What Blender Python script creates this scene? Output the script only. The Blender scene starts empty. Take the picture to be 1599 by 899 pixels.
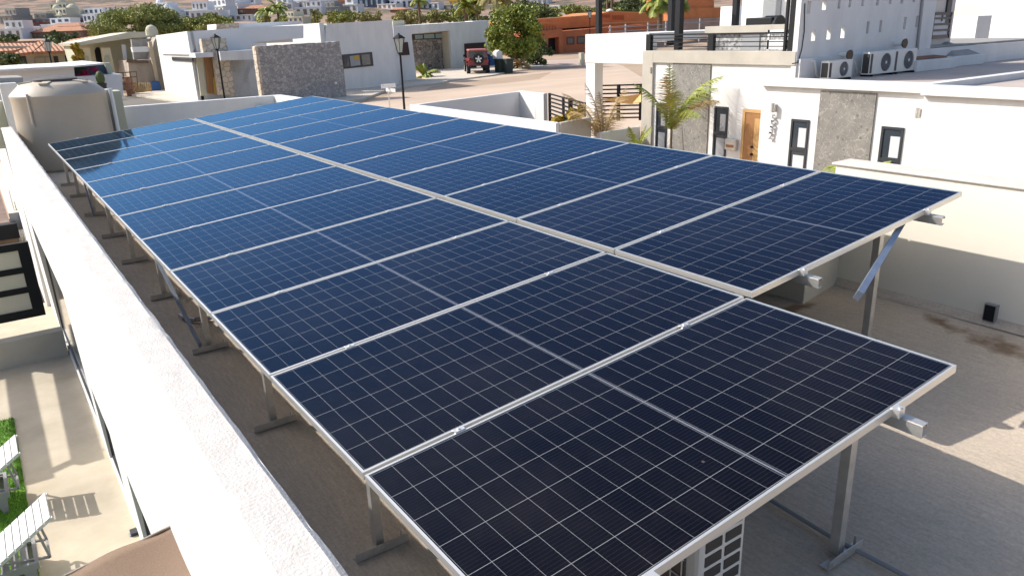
import bpy, math, random
from math import sin, cos, pi, radians, sqrt
from mathutils import Vector, Matrix, noise
R_ = random.Random(7)
SC = bpy.context.scene
COL = SC.collection
# ------------------------------------------------------------------ camera model
CAM = Vector((-0.960, -1.344, 2.259)); F = 1180.36; CX, CY = 799.5, 449.5
RW = [(0.816609, -0.576336, -0.031416), (0.211078, 0.247530, 0.945608), (-0.537212, -0.778823, 0.323787)]
ROWA = ((0.000000, 0.000000, 0.630000), (0.995823, 0.000000, 0.091301), (-0.000523, 0.999984, 0.005700), (-0.091299, -0.005724, 0.995807))
ROWB = ((2.348530, 0.009890, 0.842434), (0.994866, 0.004158, 0.101114), (-0.000429, 0.999989, 0.004675), (-0.101093, -0.004694, 0.994857))

def ray(u, v):
    d = Vector(((u-CX)/F, -(v-CY)/F, -1.0))
    return Vector([sum(RW[k][i]*d[k] for k in range(3)) for i in range(3)])
def Z(u, v, z): d = ray(u, v); return CAM + d*((z-CAM.z)/d.z)
def X(u, v, x): d = ray(u, v); return CAM + d*((x-CAM.x)/d.x)
def Y(u, v, y): d = ray(u, v); return CAM + d*((y-CAM.y)/d.y)
def lerp(a, b, t): return a+(b-a)*t
PROF = [(0, -2.0), (44, -2.0), (60, -1.55), (75, -1.35), (110, -0.9), (160, 0.6), (300, 7.0), (560, 29.0), (800, 52), (1100, 80), (1600, 70), (2200, 40), (9000, 40)]
def prof(r):
    for (a, za), (b, zb) in zip(PROF, PROF[1:]):
        if r <= b:
            t = (r-a)/(b-a); return lerp(za, zb, t)
    return PROF[-1][1]
def ground(x, y):
    r = math.hypot(x-CAM.x, y-CAM.y); z = prof(r)
    if r > 150:
        k = min(1, (r-150)/600)
        ang = math.atan2(x-CAM.x, y-CAM.y)
        z += k*(10*noise.noise(Vector((x*.006, y*.006, 3.1))) + 5*noise.noise(Vector((x*.02, y*.02, 1.1))))
        if r > 560: z *= 1.0+0.55*max(-.25, min(1, ang/0.6))*min(1, (r-560)/300)
    if x < 5.2 and y < 21.0 and r < 40: z = -3.4
    return z
def G(u, v, dz=0.0):
    d = ray(u, v); h = Vector((d.x, d.y)).length; t = 12.0/h; p = CAM + d*t
    for i in range(4000):
        q = CAM + d*t
        if q.z <= ground(q.x, q.y)+dz: break
        t *= 1.004
        if t > 5000: break
    lo = t/1.004; hi = t
    for i in range(20):
        m = (lo+hi)/2; q = CAM+d*m
        if q.z <= ground(q.x, q.y)+dz: hi = m
        else: lo = m
    return CAM + d*hi
# ------------------------------------------------------------------ mesh helpers
class MB:
    def __init__(s): s.v = []; s.f = []; s.mi = []; s.ix = []
    def add(s, vs, fs, mi=0):
        b = len(s.v); s.ix.append((b, len(s.f))); s.v += [tuple(p) for p in vs]
        s.f += [tuple(b+i for i in f) for f in fs]; s.mi += [mi]*len(fs); return s
    def box(s, x0, x1, y0, y1, z0, z1, mi=0):
        if x0 > x1: x0, x1 = x1, x0
        if y0 > y1: y0, y1 = y1, y0
        if z0 > z1: z0, z1 = z1, z0
        vs = [(x, y, z) for z in (z0, z1) for y in (y0, y1) for x in (x0, x1)]
        return s.add(vs, [(0,2,3,1),(4,5,7,6),(0,1,5,4),(2,6,7,3),(0,4,6,2),(1,3,7,5)], mi)
    def prism(s, poly, vec, mi=0):
        n = len(poly); vec = Vector(vec); a = [Vector(p) for p in poly]; b = [p+vec for p in a]
        nn = sum((a[i].cross(a[(i+1) % n]) for i in range(n)), Vector())
        if nn.dot(vec) > 0: a.reverse(); b.reverse()
        fs = [tuple(range(n)), tuple(range(2*n-1, n-1, -1))]
        for i in range(n):
            j = (i+1) % n; fs.append((i, i+n, j+n, j))
        return s.add(a+b, fs, mi)
    def cyl(s, p0, p1, r0, r1=None, n=10, cap=True, mi=0):
        p0 = Vector(p0); p1 = Vector(p1); r1 = r0 if r1 is None else r1
        ax = (p1-p0).normalized(); t = Vector((0,0,1)) if abs(ax.z) < .9 else Vector((1,0,0))
        e1 = ax.cross(t).normalized(); e2 = ax.cross(e1)
        vs = []
        for p, r in ((p0, r0), (p1, r1)):
            for k in range(n):
                a = 2*pi*k/n; vs.append(p+e1*(r*cos(a))+e2*(r*sin(a)))
        fs = [(k, n+k, n+(k+1) % n, (k+1) % n) for k in range(n)]
        if cap: fs += [tuple(range(n)), tuple(range(2*n-1, n-1, -1))]
        return s.add(vs, fs, mi)
    def tube(s, pts, r, n=8):
        for a, b in zip(pts, pts[1:]): s.cyl(a, b, r, n=n)
        return s
    def bar(s, p0, p1, w, h, up=(0,0,1), mi=0):
        p0 = Vector(p0); p1 = Vector(p1); ax = (p1-p0).normalized()
        e1 = ax.cross(Vector(up))
        if e1.length < 1e-4: e1 = ax.cross(Vector((1,0,0)))
        e1.normalize(); e2 = e1.cross(ax).normalized()
        q = [e1*(w/2)*a+e2*(h/2)*b for a, b in ((-1,-1),(1,-1),(1,1),(-1,1))]
        return s.prism([p0+k for k in q], p1-p0, mi)
    def lathe(s, c, prof_, n=32, mi=0):
        c = Vector(c); vs = []; m = len(prof_)
        for r, z in prof_:
            for k in range(n):
                a = 2*pi*k/n; vs.append(c+Vector((r*cos(a), r*sin(a), z)))
        fs = [(i*n+k, i*n+(k+1) % n, (i+1)*n+(k+1) % n, (i+1)*n+k) for i in range(m-1) for k in range(n)]
        fs += [tuple(range(n-1, -1, -1)), tuple((m-1)*n+k for k in range(n))]
        return s.add(vs, fs, mi)
    def dome(s, c, r, n=14, m=6, sq=1.0, mi=0):
        return s.lathe(c, [(max(r*cos(pi/2*i/m), .001), r*sq*sin(pi/2*i/m)) for i in range(m+1)], n, mi)
    def ball(s, c, r, n=12, m=8, sx=1, sz=1, mi=0):
        return s.lathe(c, [(max(sx*r*sin(pi*i/m), .001), -r*sz*cos(pi*i/m)) for i in range(m+1)], n, mi)
    def xf(s, M, start=0):
        for i in range(start, len(s.v)): s.v[i] = tuple(M @ Vector(s.v[i]))
        return s
    def build(s, name, mat, parent=None, bev=0, smooth=False, local=False):
        me = bpy.data.meshes.new(name); me.from_pydata(s.v, [], s.f)
        mats = mat if isinstance(mat, (list, tuple)) else [mat]
        for m in mats: me.materials.append(m)
        if len(mats) > 1: me.polygons.foreach_set('material_index', s.mi)
        if smooth: me.polygons.foreach_set('use_smooth', [True]*len(me.polygons))
        me.update(); o = bpy.data.objects.new(name, me); COL.objects.link(o)
        if parent is not None:
            o.parent = parent
            if not local: me.transform(Matrix.Translation(-wloc(parent)))
        if bev:
            b = o.modifiers.new('bevel', 'BEVEL'); b.width = bev; b.segments = 2; b.limit_method = 'ANGLE'
        if smooth:
            w = o.modifiers.new('split', 'EDGE_SPLIT'); w.split_angle = radians(35)
        return o
def build_each(mb, name, mat, parent, local=False, **k):
    out = []; ix = mb.ix+[(len(mb.v), len(mb.f))]
    for (a, fa), (b, fb) in zip(ix, ix[1:]):
        q = MB(); q.v = mb.v[a:b]; q.f = [tuple(i-a for i in f) for f in mb.f[fa:fb]]; q.mi = [0]*(fb-fa)
        out.append(q.build(name, mat, parent, local=local, **k))
    return out
def wloc(o):
    v = Vector(o.location)
    while o.parent is not None: o = o.parent; v += Vector(o.location)
    return v
def tag(o, label, cat, group=None, kind=None):
    if label: o['label'] = label
    if cat: o['category'] = cat
    if group: o['group'] = group
    if kind: o['kind'] = kind
    return o
def T(name, label, cat, loc=(0,0,0), group=None):
    o = bpy.data.objects.new(name, None); o.empty_display_size = .2; COL.objects.link(o); o.location = loc
    return tag(o, label, cat, group)
def solo(mb, name, mat, label, cat, group=None, bev=0, smooth=False):
    return tag(mb.build(name, mat, None, bev, smooth), label, cat, group)
def struct(mb, name, mat, smooth=False): return tag(mb.build(name, mat, smooth=smooth), None, None, kind='structure')
def copytree(root, loc, label):
    r = root.copy(); COL.objects.link(r); r.location = loc; r['label'] = label
    for ch in [c for c in bpy.data.objects if c.parent == root]:
        c = ch.copy(); COL.objects.link(c); c.parent = r
        for g in [k for k in bpy.data.objects if k.parent == ch]:
            d = g.copy(); COL.objects.link(d); d.parent = c
    return r
# ------------------------------------------------------------------ materials
def mat(name, col, rough=.7, metal=0, nscale=0, namt=0, col2=None, bump=0, bscale=None, spec=.5, detail=6, stretch=None, trans=0):
    m = bpy.data.materials.new(name); m.use_nodes = True; nt = m.node_tree; N = nt.nodes; Lk = nt.links
    b = N['Principled BSDF']; b.inputs['Roughness'].default_value = rough; b.inputs['Metallic'].default_value = metal
    b.inputs['Specular IOR Level'].default_value = spec
    c = (*col, 1)
    b.inputs['Base Color'].default_value = c
    if trans: b.inputs['Transmission Weight'].default_value = trans
    if namt or bump:
        g = N.new('ShaderNodeNewGeometry'); mp = N.new('ShaderNodeMapping'); Lk.new(g.outputs['Position'], mp.inputs[0])
        if stretch: mp.inputs['Scale'].default_value = stretch
    if namt:
        n1 = N.new('ShaderNodeTexNoise'); n1.inputs['Scale'].default_value = nscale; n1.inputs['Detail'].default_value = detail
        n1.inputs['Roughness'].default_value = .62
        Lk.new(mp.outputs[0], n1.inputs['Vector'])
        mr = N.new('ShaderNodeMapRange'); mr.inputs[1].default_value = .5-.18; mr.inputs[2].default_value = .5+.18
        Lk.new(n1.outputs['Fac'], mr.inputs[0])
        mx = N.new('ShaderNodeMix'); mx.data_type = 'RGBA'
        d = col2 if col2 else tuple(k*(1-namt) for k in col)
        mx.inputs[6].default_value = c; mx.inputs[7].default_value = (*d, 1)
        Lk.new(mr.outputs[0], mx.inputs[0]); Lk.new(mx.outputs[2], b.inputs['Base Color'])
    if bump:
        n2 = N.new('ShaderNodeTexNoise'); n2.inputs['Scale'].default_value = bscale or 40; n2.inputs['Detail'].default_value = 5
        Lk.new(mp.outputs[0], n2.inputs['Vector'])
        bp = N.new('ShaderNodeBump'); bp.inputs['Strength'].default_value = bump; bp.inputs['Distance'].default_value = .01
        Lk.new(n2.outputs['Fac'], bp.inputs['Height']); Lk.new(bp.outputs[0], b.inputs['Normal'])
    m['bsdf'] = 1
    return m
def nodes(m): return m.node_tree.nodes, m.node_tree.links, m.node_tree.nodes['Principled BSDF']
M = {}
M['white'] = mat('white_stucco', (.72,.715,.69), .85, nscale=1.8, namt=.13, stretch=(1,1,.3), bump=.25, bscale=35)
M['whitefar'] = mat('white_painted_wall', (.76,.76,.75), .85, nscale=.35, namt=.09)
M['parapet'] = mat('rough_white_cap', (.62,.59,.55), .9, nscale=14, namt=.2, col2=(.53,.495,.45), bump=.5, bscale=90)
M['cream'] = mat('cream_stucco', (.66,.61,.50), .9, nscale=.7, namt=.14, bump=.25, bscale=30)
M['creamfar'] = mat('cream_wall', (.62,.58,.44), .9, nscale=.4, namt=.12)
M['sage'] = mat('pale_sage_wall', (.50,.50,.38), .9, nscale=.4, namt=.1)
M['concrete'] = mat('board_concrete', (.50,.46,.39), .85, nscale=1.1, namt=.2, bump=.2, bscale=30)
M['greyconc'] = mat('grey_concrete', (.36,.345,.32), .9, nscale=2.2, namt=.3, bump=.3, bscale=25)
M['blockwall'] = mat('bare_block_wall', (.44,.37,.29), .95, nscale=1.2, namt=.35, col2=(.27,.24,.20), stretch=(1,1,.25))
M['sidewalk'] = mat('pale_sidewalk', (.60,.53,.43), .9, nscale=.8, namt=.16)
M['asphalt'] = mat('asphalt', (.16,.145,.125), .95, nscale=.5, namt=.25)
M['sandroad'] = mat('sandy_pavers', (.57,.44,.33), .95, nscale=.45, namt=.30, col2=(.47,.355,.26), stretch=(.35,1,1), detail=9)
M['dirt'] = mat('dry_earth', (.36,.25,.17), 1, nscale=.3, namt=.4, col2=(.24,.17,.12), detail=9)
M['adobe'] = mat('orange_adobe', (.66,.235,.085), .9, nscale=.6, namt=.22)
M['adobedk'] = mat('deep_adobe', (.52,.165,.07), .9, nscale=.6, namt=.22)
M['tilered'] = mat('clay_tile', (.50,.235,.13), .9, nscale=.9, namt=.25)
M['alu'] = mat('anodised_aluminium', (.74,.72,.68), .42, .7)
M['galv'] = mat('galvanised_steel', (.66,.64,.60), .42, .7, nscale=14, namt=.22)
M['bluesteel'] = mat('weathered_channel', (.36,.41,.50), .4, .6, nscale=8, namt=.2)
M['black'] = mat('black_metal', (.010,.011,.014), .6, spec=.25)
M['dkframe'] = mat('dark_window_frame', (.03,.034,.042), .4)
M['glass'] = mat('window_glass', (.035,.045,.055), .08, spec=.9)
M['glassblue'] = mat('reflecting_glass', (.30,.40,.46), .06, spec=.9)
M['blind'] = mat('window_blind', (.30,.31,.33), .5)
M['blindlt'] = mat('pale_blind', (.55,.56,.58), .5)
M['wood'] = mat('oak_door', (.56,.34,.13), .5, nscale=6, namt=.25, stretch=(1,1,.15))
M['wooddk'] = mat('brown_door', (.36,.17,.06), .6, nscale=6, namt=.3, stretch=(1,1,.15))
M['maroon'] = mat('dark_wood_garage', (.045,.016,.013), .6, nscale=3, namt=.4)
M['tank'] = mat('tan_polyethylene', (.53,.45,.345), .55, nscale=1.2, namt=.12, bump=.1, bscale=8)
M['lid'] = mat('dark_tank_lid', (.06,.055,.05), .6)
M['fabric'] = mat('brown_mesh_fabric', (.24,.165,.115), .95, nscale=160, namt=.3, col2=(.17,.115,.08), bump=.5, bscale=200)
M['beigetrim'] = mat('beige_valance', (.36,.30,.25), .8, nscale=30, namt=.2)
M['lounger'] = mat('pale_grey_slats', (.55,.55,.55), .5)
M['loungdk'] = mat('grey_plastic_frame', (.27,.27,.275), .5)
M['acwhite'] = mat('condenser_casing', (.74,.72,.66), .45, nscale=4, namt=.06)
M['acdark'] = mat('condenser_coil', (.07,.065,.06), .5, .3)
M['acgrey'] = mat('fan_grille', (.25,.26,.28), .5)
M['pvc'] = mat('white_pvc', (.72,.72,.70), .4)
M['greypipe'] = mat('grey_conduit', (.30,.31,.32), .5, .3)
M['red'] = mat('dark_red_paint', (.20,.014,.016), .3, spec=.7)
M['pinkroof'] = mat('pale_red_roof', (.45,.13,.11), .45)  # car roof in a paler, pinker red than the body
M['tyre'] = mat('tyre_rubber', (.02,.02,.02), .9)
M['blue'] = mat('blue_plastic', (.02,.09,.28), .5)
M['grnbin'] = mat('dark_green_bin', (.02,.035,.03), .6)
M['sail'] = mat('ochre_shade_sail', (.66,.42,.17), .8)
M['bark'] = mat('bark', (.17,.12,.08), .95, nscale=8, namt=.4)
M['leaf'] = mat('bright_leaf', (.33,.36,.04), .6, nscale=1.6, namt=.6, col2=(.10,.15,.025))
M['leafdk'] = mat('dark_leaf', (.14,.18,.05), .7, nscale=.8, namt=.5)
M['mesq'] = mat('mesquite_leaf', (.35,.36,.09), .8, nscale=.4, namt=.5, col2=(.18,.20,.055))
M['olive'] = mat('olive_scrub', (.36,.31,.13), .9, nscale=.12, namt=.5, col2=(.19,.20,.07))
M['palm'] = mat('palm_frond', (.34,.37,.05), .6, nscale=1.5, namt=.5, col2=(.15,.20,.03))
M['palmdry'] = mat('dry_palm_frond', (.46,.31,.13), .8, nscale=2.5, namt=.5, col2=(.28,.19,.08))
M['pink'] = mat('bougainvillea_petal', (.45,.03,.13), .7)
M['yellowleaf'] = mat('yellow_leaf', (.36,.25,.02), .7)
M['grass'] = mat('artificial_turf', (.14,.31,.02), .85, nscale=3, namt=.45, col2=(.08,.19,.012))
M['boxgrey'] = mat('electrical_box_grey', (.47,.49,.46), .5)
M['poster'] = mat('dull_yellow', (.48,.31,.05), .7)
M['terracotta'] = mat('bare_clay', (.33,.16,.10), .95, nscale=1.5, namt=.4)
M['darkwall'] = mat('dark_slate_wall', (.07,.085,.12), .8)
M['bougwall'] = mat('slate_blue_wall', (.09,.13,.19), .8)
M['marble'] = mat('speckled_tile', (.5,.5,.48), .5, nscale=9, namt=.9, col2=(.08,.08,.09), detail=2)
def brush_deck():
    m = mat('broomed_roof_screed', (.66,.55,.425), .95, nscale=.9, namt=.2, col2=(.55,.455,.35), bump=0)
    N, Lk, b = nodes(m)
    g = N.new('ShaderNodeNewGeometry')
    mp = N.new('ShaderNodeMapping'); mp.inputs['Scale'].default_value = (15, 2.4, 1); mp.inputs['Rotation'].default_value = (0,0,radians(14))
    Lk.new(g.outputs['Position'], mp.inputs[0])
    n = N.new('ShaderNodeTexNoise'); n.inputs['Scale'].default_value = 2.6; n.inputs['Detail'].default_value = 12; n.inputs['Roughness'].default_value=.82; n.inputs['Distortion'].default_value = .25
    Lk.new(mp.outputs[0], n.inputs['Vector'])
    bp = N.new('ShaderNodeBump'); bp.inputs['Strength'].default_value = .6; bp.inputs['Distance'].default_value = .012
    Lk.new(n.outputs['Fac'], bp.inputs['Height']); Lk.new(bp.outputs[0], b.inputs['Normal'])
    base = b.inputs['Base Color'].links[0].from_socket
    fg = N.new('ShaderNodeTexNoise'); fg.inputs['Scale'].default_value = 55; fg.inputs['Detail'].default_value = 4; fg.inputs['Roughness'].default_value = .8; Lk.new(g.outputs['Position'], fg.inputs['Vector'])
    bp2 = N.new('ShaderNodeBump'); bp2.inputs['Strength'].default_value = .5; bp2.inputs['Distance'].default_value = .005; Lk.new(fg.outputs['Fac'], bp2.inputs['Height']); Lk.new(bp.outputs[0], bp2.inputs['Normal']); Lk.new(bp2.outputs[0], b.inputs['Normal'])
    fr_ = N.new('ShaderNodeMapRange'); fr_.inputs[1].default_value=.3; fr_.inputs[2].default_value=.7; fr_.inputs[3].default_value=.80; fr_.inputs[4].default_value=1.12; Lk.new(fg.outputs['Fac'], fr_.inputs[0])
    mg_ = N.new('ShaderNodeMix'); mg_.data_type='RGBA'; mg_.blend_type='MULTIPLY'; mg_.inputs[0].default_value=1; Lk.new(base, mg_.inputs[6]); Lk.new(fr_.outputs[0], mg_.inputs[7]); base = mg_.outputs[2]
    mr = N.new('ShaderNodeMapRange'); mr.inputs[1].default_value=.36; mr.inputs[2].default_value=.66; mr.inputs[3].default_value=.80; mr.inputs[4].default_value=1.10
    Lk.new(n.outputs['Fac'], mr.inputs[0])
    mu = N.new('ShaderNodeMix'); mu.data_type='RGBA'; mu.blend_type='MULTIPLY'; mu.inputs[0].default_value=1
    Lk.new(base, mu.inputs[6]); Lk.new(mr.outputs[0], mu.inputs[7])
    # two rust stains by the drain
    def blob(cx, cy, sx, sy, rot):
        q = N.new('ShaderNodeMapping'); q.vector_type='TEXTURE'; q.inputs['Location'].default_value=(cx,cy,0); q.inputs['Rotation'].default_value=(0,0,rot); q.inputs['Scale'].default_value=(sx,sy,50)
        Lk.new(g.outputs['Position'], q.inputs[0])
        ln = N.new('ShaderNodeVectorMath'); ln.operation='LENGTH'; Lk.new(q.outputs[0], ln.inputs[0])
        nn = N.new('ShaderNodeTexNoise'); nn.inputs['Scale'].default_value=7; nn.inputs['Detail'].default_value=7; Lk.new(g.outputs['Position'], nn.inputs['Vector'])
        ad = N.new('ShaderNodeMath'); ad.operation='MULTIPLY_ADD'; ad.inputs[1].default_value=1.9; Lk.new(nn.outputs['Fac'], ad.inputs[0]); Lk.new(ln.outputs['Value'], ad.inputs[2])
        r = N.new('ShaderNodeMapRange'); r.inputs[1].default_value=1.95; r.inputs[2].default_value=1.25; r.inputs[3].default_value=0; r.inputs[4].default_value=.8
        Lk.new(ad.outputs[0], r.inputs[0]); return r.outputs[0]
    cur = mu.outputs[2]
    for args in STAINS:
        f = blob(*args)
        x = N.new('ShaderNodeMix'); x.data_type='RGBA'; x.inputs[7].default_value=(.16,.085,.035,1)
        Lk.new(f, x.inputs[0]); Lk.new(cur, x.inputs[6]); cur = x.outputs[2]
    Lk.new(cur, b.inputs['Base Color'])
    return m
_s1 = Z(1562,534,0); _s2 = Z(1470,503,0); _s3 = Z(1235,470,0)
STAINS = [(_s1.x-.05,_s1.y-.02,.34,.17,radians(70)), (_s2.x,_s2.y,.10,.26,radians(-35)), (_s3.x-.1,_s3.y-.12,.30,.10,0)]
M['deck'] = brush_deck()
def patio_mat():
    m = mat('stained_patio_concrete', (.54,.47,.36), .85, nscale=1.6, namt=.28, col2=(.42,.36,.265), bump=.15, bscale=30)
    return m
M['patio'] = patio_mat()
def stone(name, c1, c2, sc, mort=(.30,.28,.25), disp=.5):
    m = mat(name, c1, .95); N, Lk, b = nodes(m)
    g = N.new('ShaderNodeNewGeometry')
    v = N.new('ShaderNodeTexVoronoi'); v.inputs['Scale'].default_value = sc; Lk.new(g.outputs['Position'], v.inputs['Vector'])
    v2 = N.new('ShaderNodeTexVoronoi'); v2.feature='DISTANCE_TO_EDGE'; v2.inputs['Scale'].default_value = sc; Lk.new(g.outputs['Position'], v2.inputs['Vector'])
    sp = N.new('ShaderNodeSeparateColor'); Lk.new(v.outputs['Color'], sp.inputs[0])
    mx = N.new('ShaderNodeMix'); mx.data_type='RGBA'; mx.inputs[6].default_value=(*c1,1); mx.inputs[7].default_value=(*c2,1)
    Lk.new(sp.outputs[0], mx.inputs[0])
    mr = N.new('ShaderNodeMapRange'); mr.inputs[1].default_value=.0; mr.inputs[2].default_value=.09
    Lk.new(v2.outputs['Distance'], mr.inputs[0])
    m2 = N.new('ShaderNodeMix'); m2.data_type='RGBA'; m2.inputs[6].default_value=(*mort,1)
    Lk.new(mr.outputs[0], m2.inputs[0]); Lk.new(mx.outputs[2], m2.inputs[7]); Lk.new(m2.outputs[2], b.inputs['Base Color'])
    bp = N.new('ShaderNodeBump'); bp.inputs['Strength'].default_value=disp; bp.inputs['Distance'].default_value=.06
    Lk.new(mr.outputs[0], bp.inputs['Height']); Lk.new(bp.outputs[0], b.inputs['Normal'])
    return m
M['stonegrey'] = stone('grey_rubble_stone', (.27,.265,.26), (.46,.44,.42), 6.0, (.22,.215,.21))
M['stonelight'] = stone('pale_rubble_stone', (.52,.44,.34), (.66,.58,.46), 3.2, (.34,.28,.22))
M['stonegarage'] = stone('mixed_river_stone', (.22,.20,.18), (.50,.42,.36), 2.6, (.10,.09,.085))
def cladding():
    m = mat('veined_grey_cladding', (.24,.225,.20), .7, nscale=2.6, namt=.35, col2=(.155,.148,.135)); N, Lk, b = nodes(m)
    g = N.new('ShaderNodeNewGeometry'); cur = b.inputs['Base Color'].links[0].from_socket
    n = N.new('ShaderNodeTexNoise'); n.inputs['Scale'].default_value=3.5; n.inputs['Detail'].default_value=3; n.inputs['Distortion'].default_value=2.2; Lk.new(g.outputs['Position'], n.inputs['Vector'])
    a = N.new('ShaderNodeMath'); a.operation='SUBTRACT'; a.inputs[1].default_value=.5; Lk.new(n.outputs['Fac'], a.inputs[0])
    ab = N.new('ShaderNodeMath'); ab.operation='ABSOLUTE'; Lk.new(a.outputs[0], ab.inputs[0])
    r = N.new('ShaderNodeMapRange'); r.inputs[1].default_value=.016; r.inputs[2].default_value=0; r.inputs[3].default_value=0; r.inputs[4].default_value=.6; Lk.new(ab.outputs[0], r.inputs[0])
    x = N.new('ShaderNodeMix'); x.data_type='RGBA'; x.inputs[7].default_value=(.55,.53,.47,1); Lk.new(r.outputs[0], x.inputs[0]); Lk.new(cur, x.inputs[6])
    v = N.new('ShaderNodeTexVoronoi'); v.inputs['Scale'].default_value=5.5; Lk.new(g.outputs['Position'], v.inputs['Vector'])
    r2 = N.new('ShaderNodeMapRange'); r2.inputs[1].default_value=.20; r2.inputs[2].default_value=.12; r2.inputs[3].default_value=0; r2.inputs[4].default_value=.75; Lk.new(v.outputs['Distance'], r2.inputs[0])
    y = N.new('ShaderNodeMix'); y.data_type='RGBA'; y.inputs[7].default_value=(.09,.085,.08,1); Lk.new(r2.outputs[0], y.inputs[0]); Lk.new(x.outputs[2], y.inputs[6])
    Lk.new(y.outputs[2], b.inputs['Base Color']); return m
M['clad'] = cladding()
def tile_mat():
    m = mat('barrel_tile_roof', (.56,.27,.15), .9, nscale=.8, namt=.3); N, Lk, b = nodes(m)
    g = N.new('ShaderNodeNewGeometry'); w = N.new('ShaderNodeTexWave'); w.inputs['Scale'].default_value = .9; w.bands_direction='X'
    Lk.new(g.outputs['Position'], w.inputs['Vector'])
    bp = N.new('ShaderNodeBump'); bp.inputs['Strength'].default_value=.8; bp.inputs['Distance'].default_value=.12
    Lk.new(w.outputs['Fac'], bp.inputs['Height']); Lk.new(bp.outputs[0], b.inputs['Normal']); return m
M['tile'] = tile_mat()
LP, PWID = 2.278, 1.1189
def cells():
    m = bpy.data.materials.new('monocrystalline_cells'); m.use_nodes = True; nt = m.node_tree; N = nt.nodes; Lk = nt.links; b = N['Principled BSDF']
    b.inputs['Roughness'].default_value = .07; b.inputs['IOR'].default_value = 1.5
    tc = N.new('ShaderNodeTexCoord'); sp = N.new('ShaderNodeSeparateXYZ'); Lk.new(tc.outputs['Object'], sp.inputs[0])
    def mth(op, a, bb=None, c=None):
        n = N.new('ShaderNodeMath'); n.operation = op
        for i, k in enumerate((a, bb, c)):
            if k is None: continue
            if isinstance(k, (int, float)): n.inputs[i].default_value = k
            else: Lk.new(k, n.inputs[i])
        return n.outputs[0]
    def line(coord, off, pitch, half):      # 1 on a line
        t = mth('DIVIDE', mth('SUBTRACT', coord, off), pitch)
        f = mth('FRACT', t); d = mth('ABSOLUTE', mth('SUBTRACT', f, .5))
        return mth('GREATER_THAN', d, .5-half/pitch)
    x, y = sp.outputs[0], sp.outputs[1]
    mg = .018; gap = .022
    lw = (LP-2*mg-gap)/2; px = lw/12; py = (PWID-.018-2*mg)/6
    # mirror about the middle so both halves start at the gap
    xm = mth('SUBTRACT', mth('ABSOLUTE', mth('SUBTRACT', x, LP/2)), gap/2)
    l1 = line(xm, 0, px, .0006)
    l2 = line(y, mg, py, .00095)
    mid = mth('LESS_THAN', xm, 0)
    edge = mth('MAXIMUM', mth('GREATER_THAN', xm, lw), mth('MAXIMUM', mth('LESS_THAN', y, mg), mth('GREATER_THAN', y, PWID-.018-mg)))
    lines = mth('MAXIMUM', l1, l2)
    bus = line(y, mg, py/10, .0007)
    n = N.new('ShaderNodeTexNoise'); n.inputs['Scale'].default_value = 1.3; n.inputs['Detail'].default_value = 3; Lk.new(tc.outputs['Object'], n.inputs['Vector'])
    oi = N.new('ShaderNodeObjectInfo')
    va = mth('MULTIPLY_ADD', oi.outputs['Random'], .35, .8)
    c0 = N.new('ShaderNodeMix'); c0.data_type='RGBA'; c0.inputs[6].default_value=(.0046,.0038,.0048,1); c0.inputs[7].default_value=(.0062,.0052,.0064,1); Lk.new(n.outputs['Fac'], c0.inputs[0])
    c0b = N.new('ShaderNodeMix'); c0b.data_type='RGBA'; c0b.blend_type='MULTIPLY'; c0b.inputs[0].default_value=1; Lk.new(c0.outputs[2], c0b.inputs[6]); Lk.new(va, c0b.inputs[7])
    c1 = N.new('ShaderNodeMix'); c1.data_type='RGBA'; c1.inputs[7].default_value=(.03,.034,.042,1); Lk.new(mth('MULTIPLY', bus, .5), c1.inputs[0]); Lk.new(c0b.outputs[2], c1.inputs[6])
    c2 = N.new('ShaderNodeMix'); c2.data_type='RGBA'; c2.inputs[7].default_value=(.30,.31,.31,1); Lk.new(lines, c2.inputs[0]); Lk.new(c1.outputs[2], c2.inputs[6])
    # middle strip: white, with short dark junction windows
    mk = line(y, mg+.02, py*3.2, .02)
    stripcol = N.new('ShaderNodeMix'); stripcol.data_type='RGBA'; stripcol.inputs[6].default_value=(.44,.45,.46,1); stripcol.inputs[7].default_value=(.05,.09,.2,1); Lk.new(mk, stripcol.inputs[0])
    ctr = mth('LESS_THAN', mth('ABSOLUTE', mth('ADD', xm, gap/2)), .0035)
    strip2 = N.new('ShaderNodeMix'); strip2.data_type='RGBA'; strip2.inputs[7].default_value=(.16,.17,.2,1); Lk.new(ctr, strip2.inputs[0]); Lk.new(stripcol.outputs[2], strip2.inputs[6])
    narrow = mth('LESS_THAN', xm, -gap/2+.0038)
    c3 = N.new('ShaderNodeMix'); c3.data_type='RGBA'; Lk.new(narrow, c3.inputs[0]); Lk.new(c2.outputs[2], c3.inputs[6]); Lk.new(strip2.outputs[2], c3.inputs[7])
    # thin uneven film of dust and a few dried drops
    g = N.new('ShaderNodeNewGeometry')
    d1 = N.new('ShaderNodeTexNoise'); d1.inputs['Scale'].default_value = 1.1; d1.inputs['Detail'].default_value = 8; d1.inputs['Roughness'].default_value = .7; Lk.new(g.outputs['Position'], d1.inputs['Vector'])
    dr = N.new('ShaderNodeMapRange'); dr.inputs[1].default_value=.42; dr.inputs[2].default_value=.75; dr.inputs[3].default_value=0; dr.inputs[4].default_value=.022; Lk.new(d1.outputs['Fac'], dr.inputs[0])
    d2 = N.new('ShaderNodeTexVoronoi'); d2.inputs['Scale'].default_value = 5; d2.inputs['Randomness'].default_value = 1; Lk.new(g.outputs['Position'], d2.inputs['Vector'])
    ds = N.new('ShaderNodeMapRange'); ds.inputs[1].default_value=.045; ds.inputs[2].default_value=.02; ds.inputs[3].default_value=0; ds.inputs[4].default_value=.22; Lk.new(d2.outputs['Distance'], ds.inputs[0])
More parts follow.
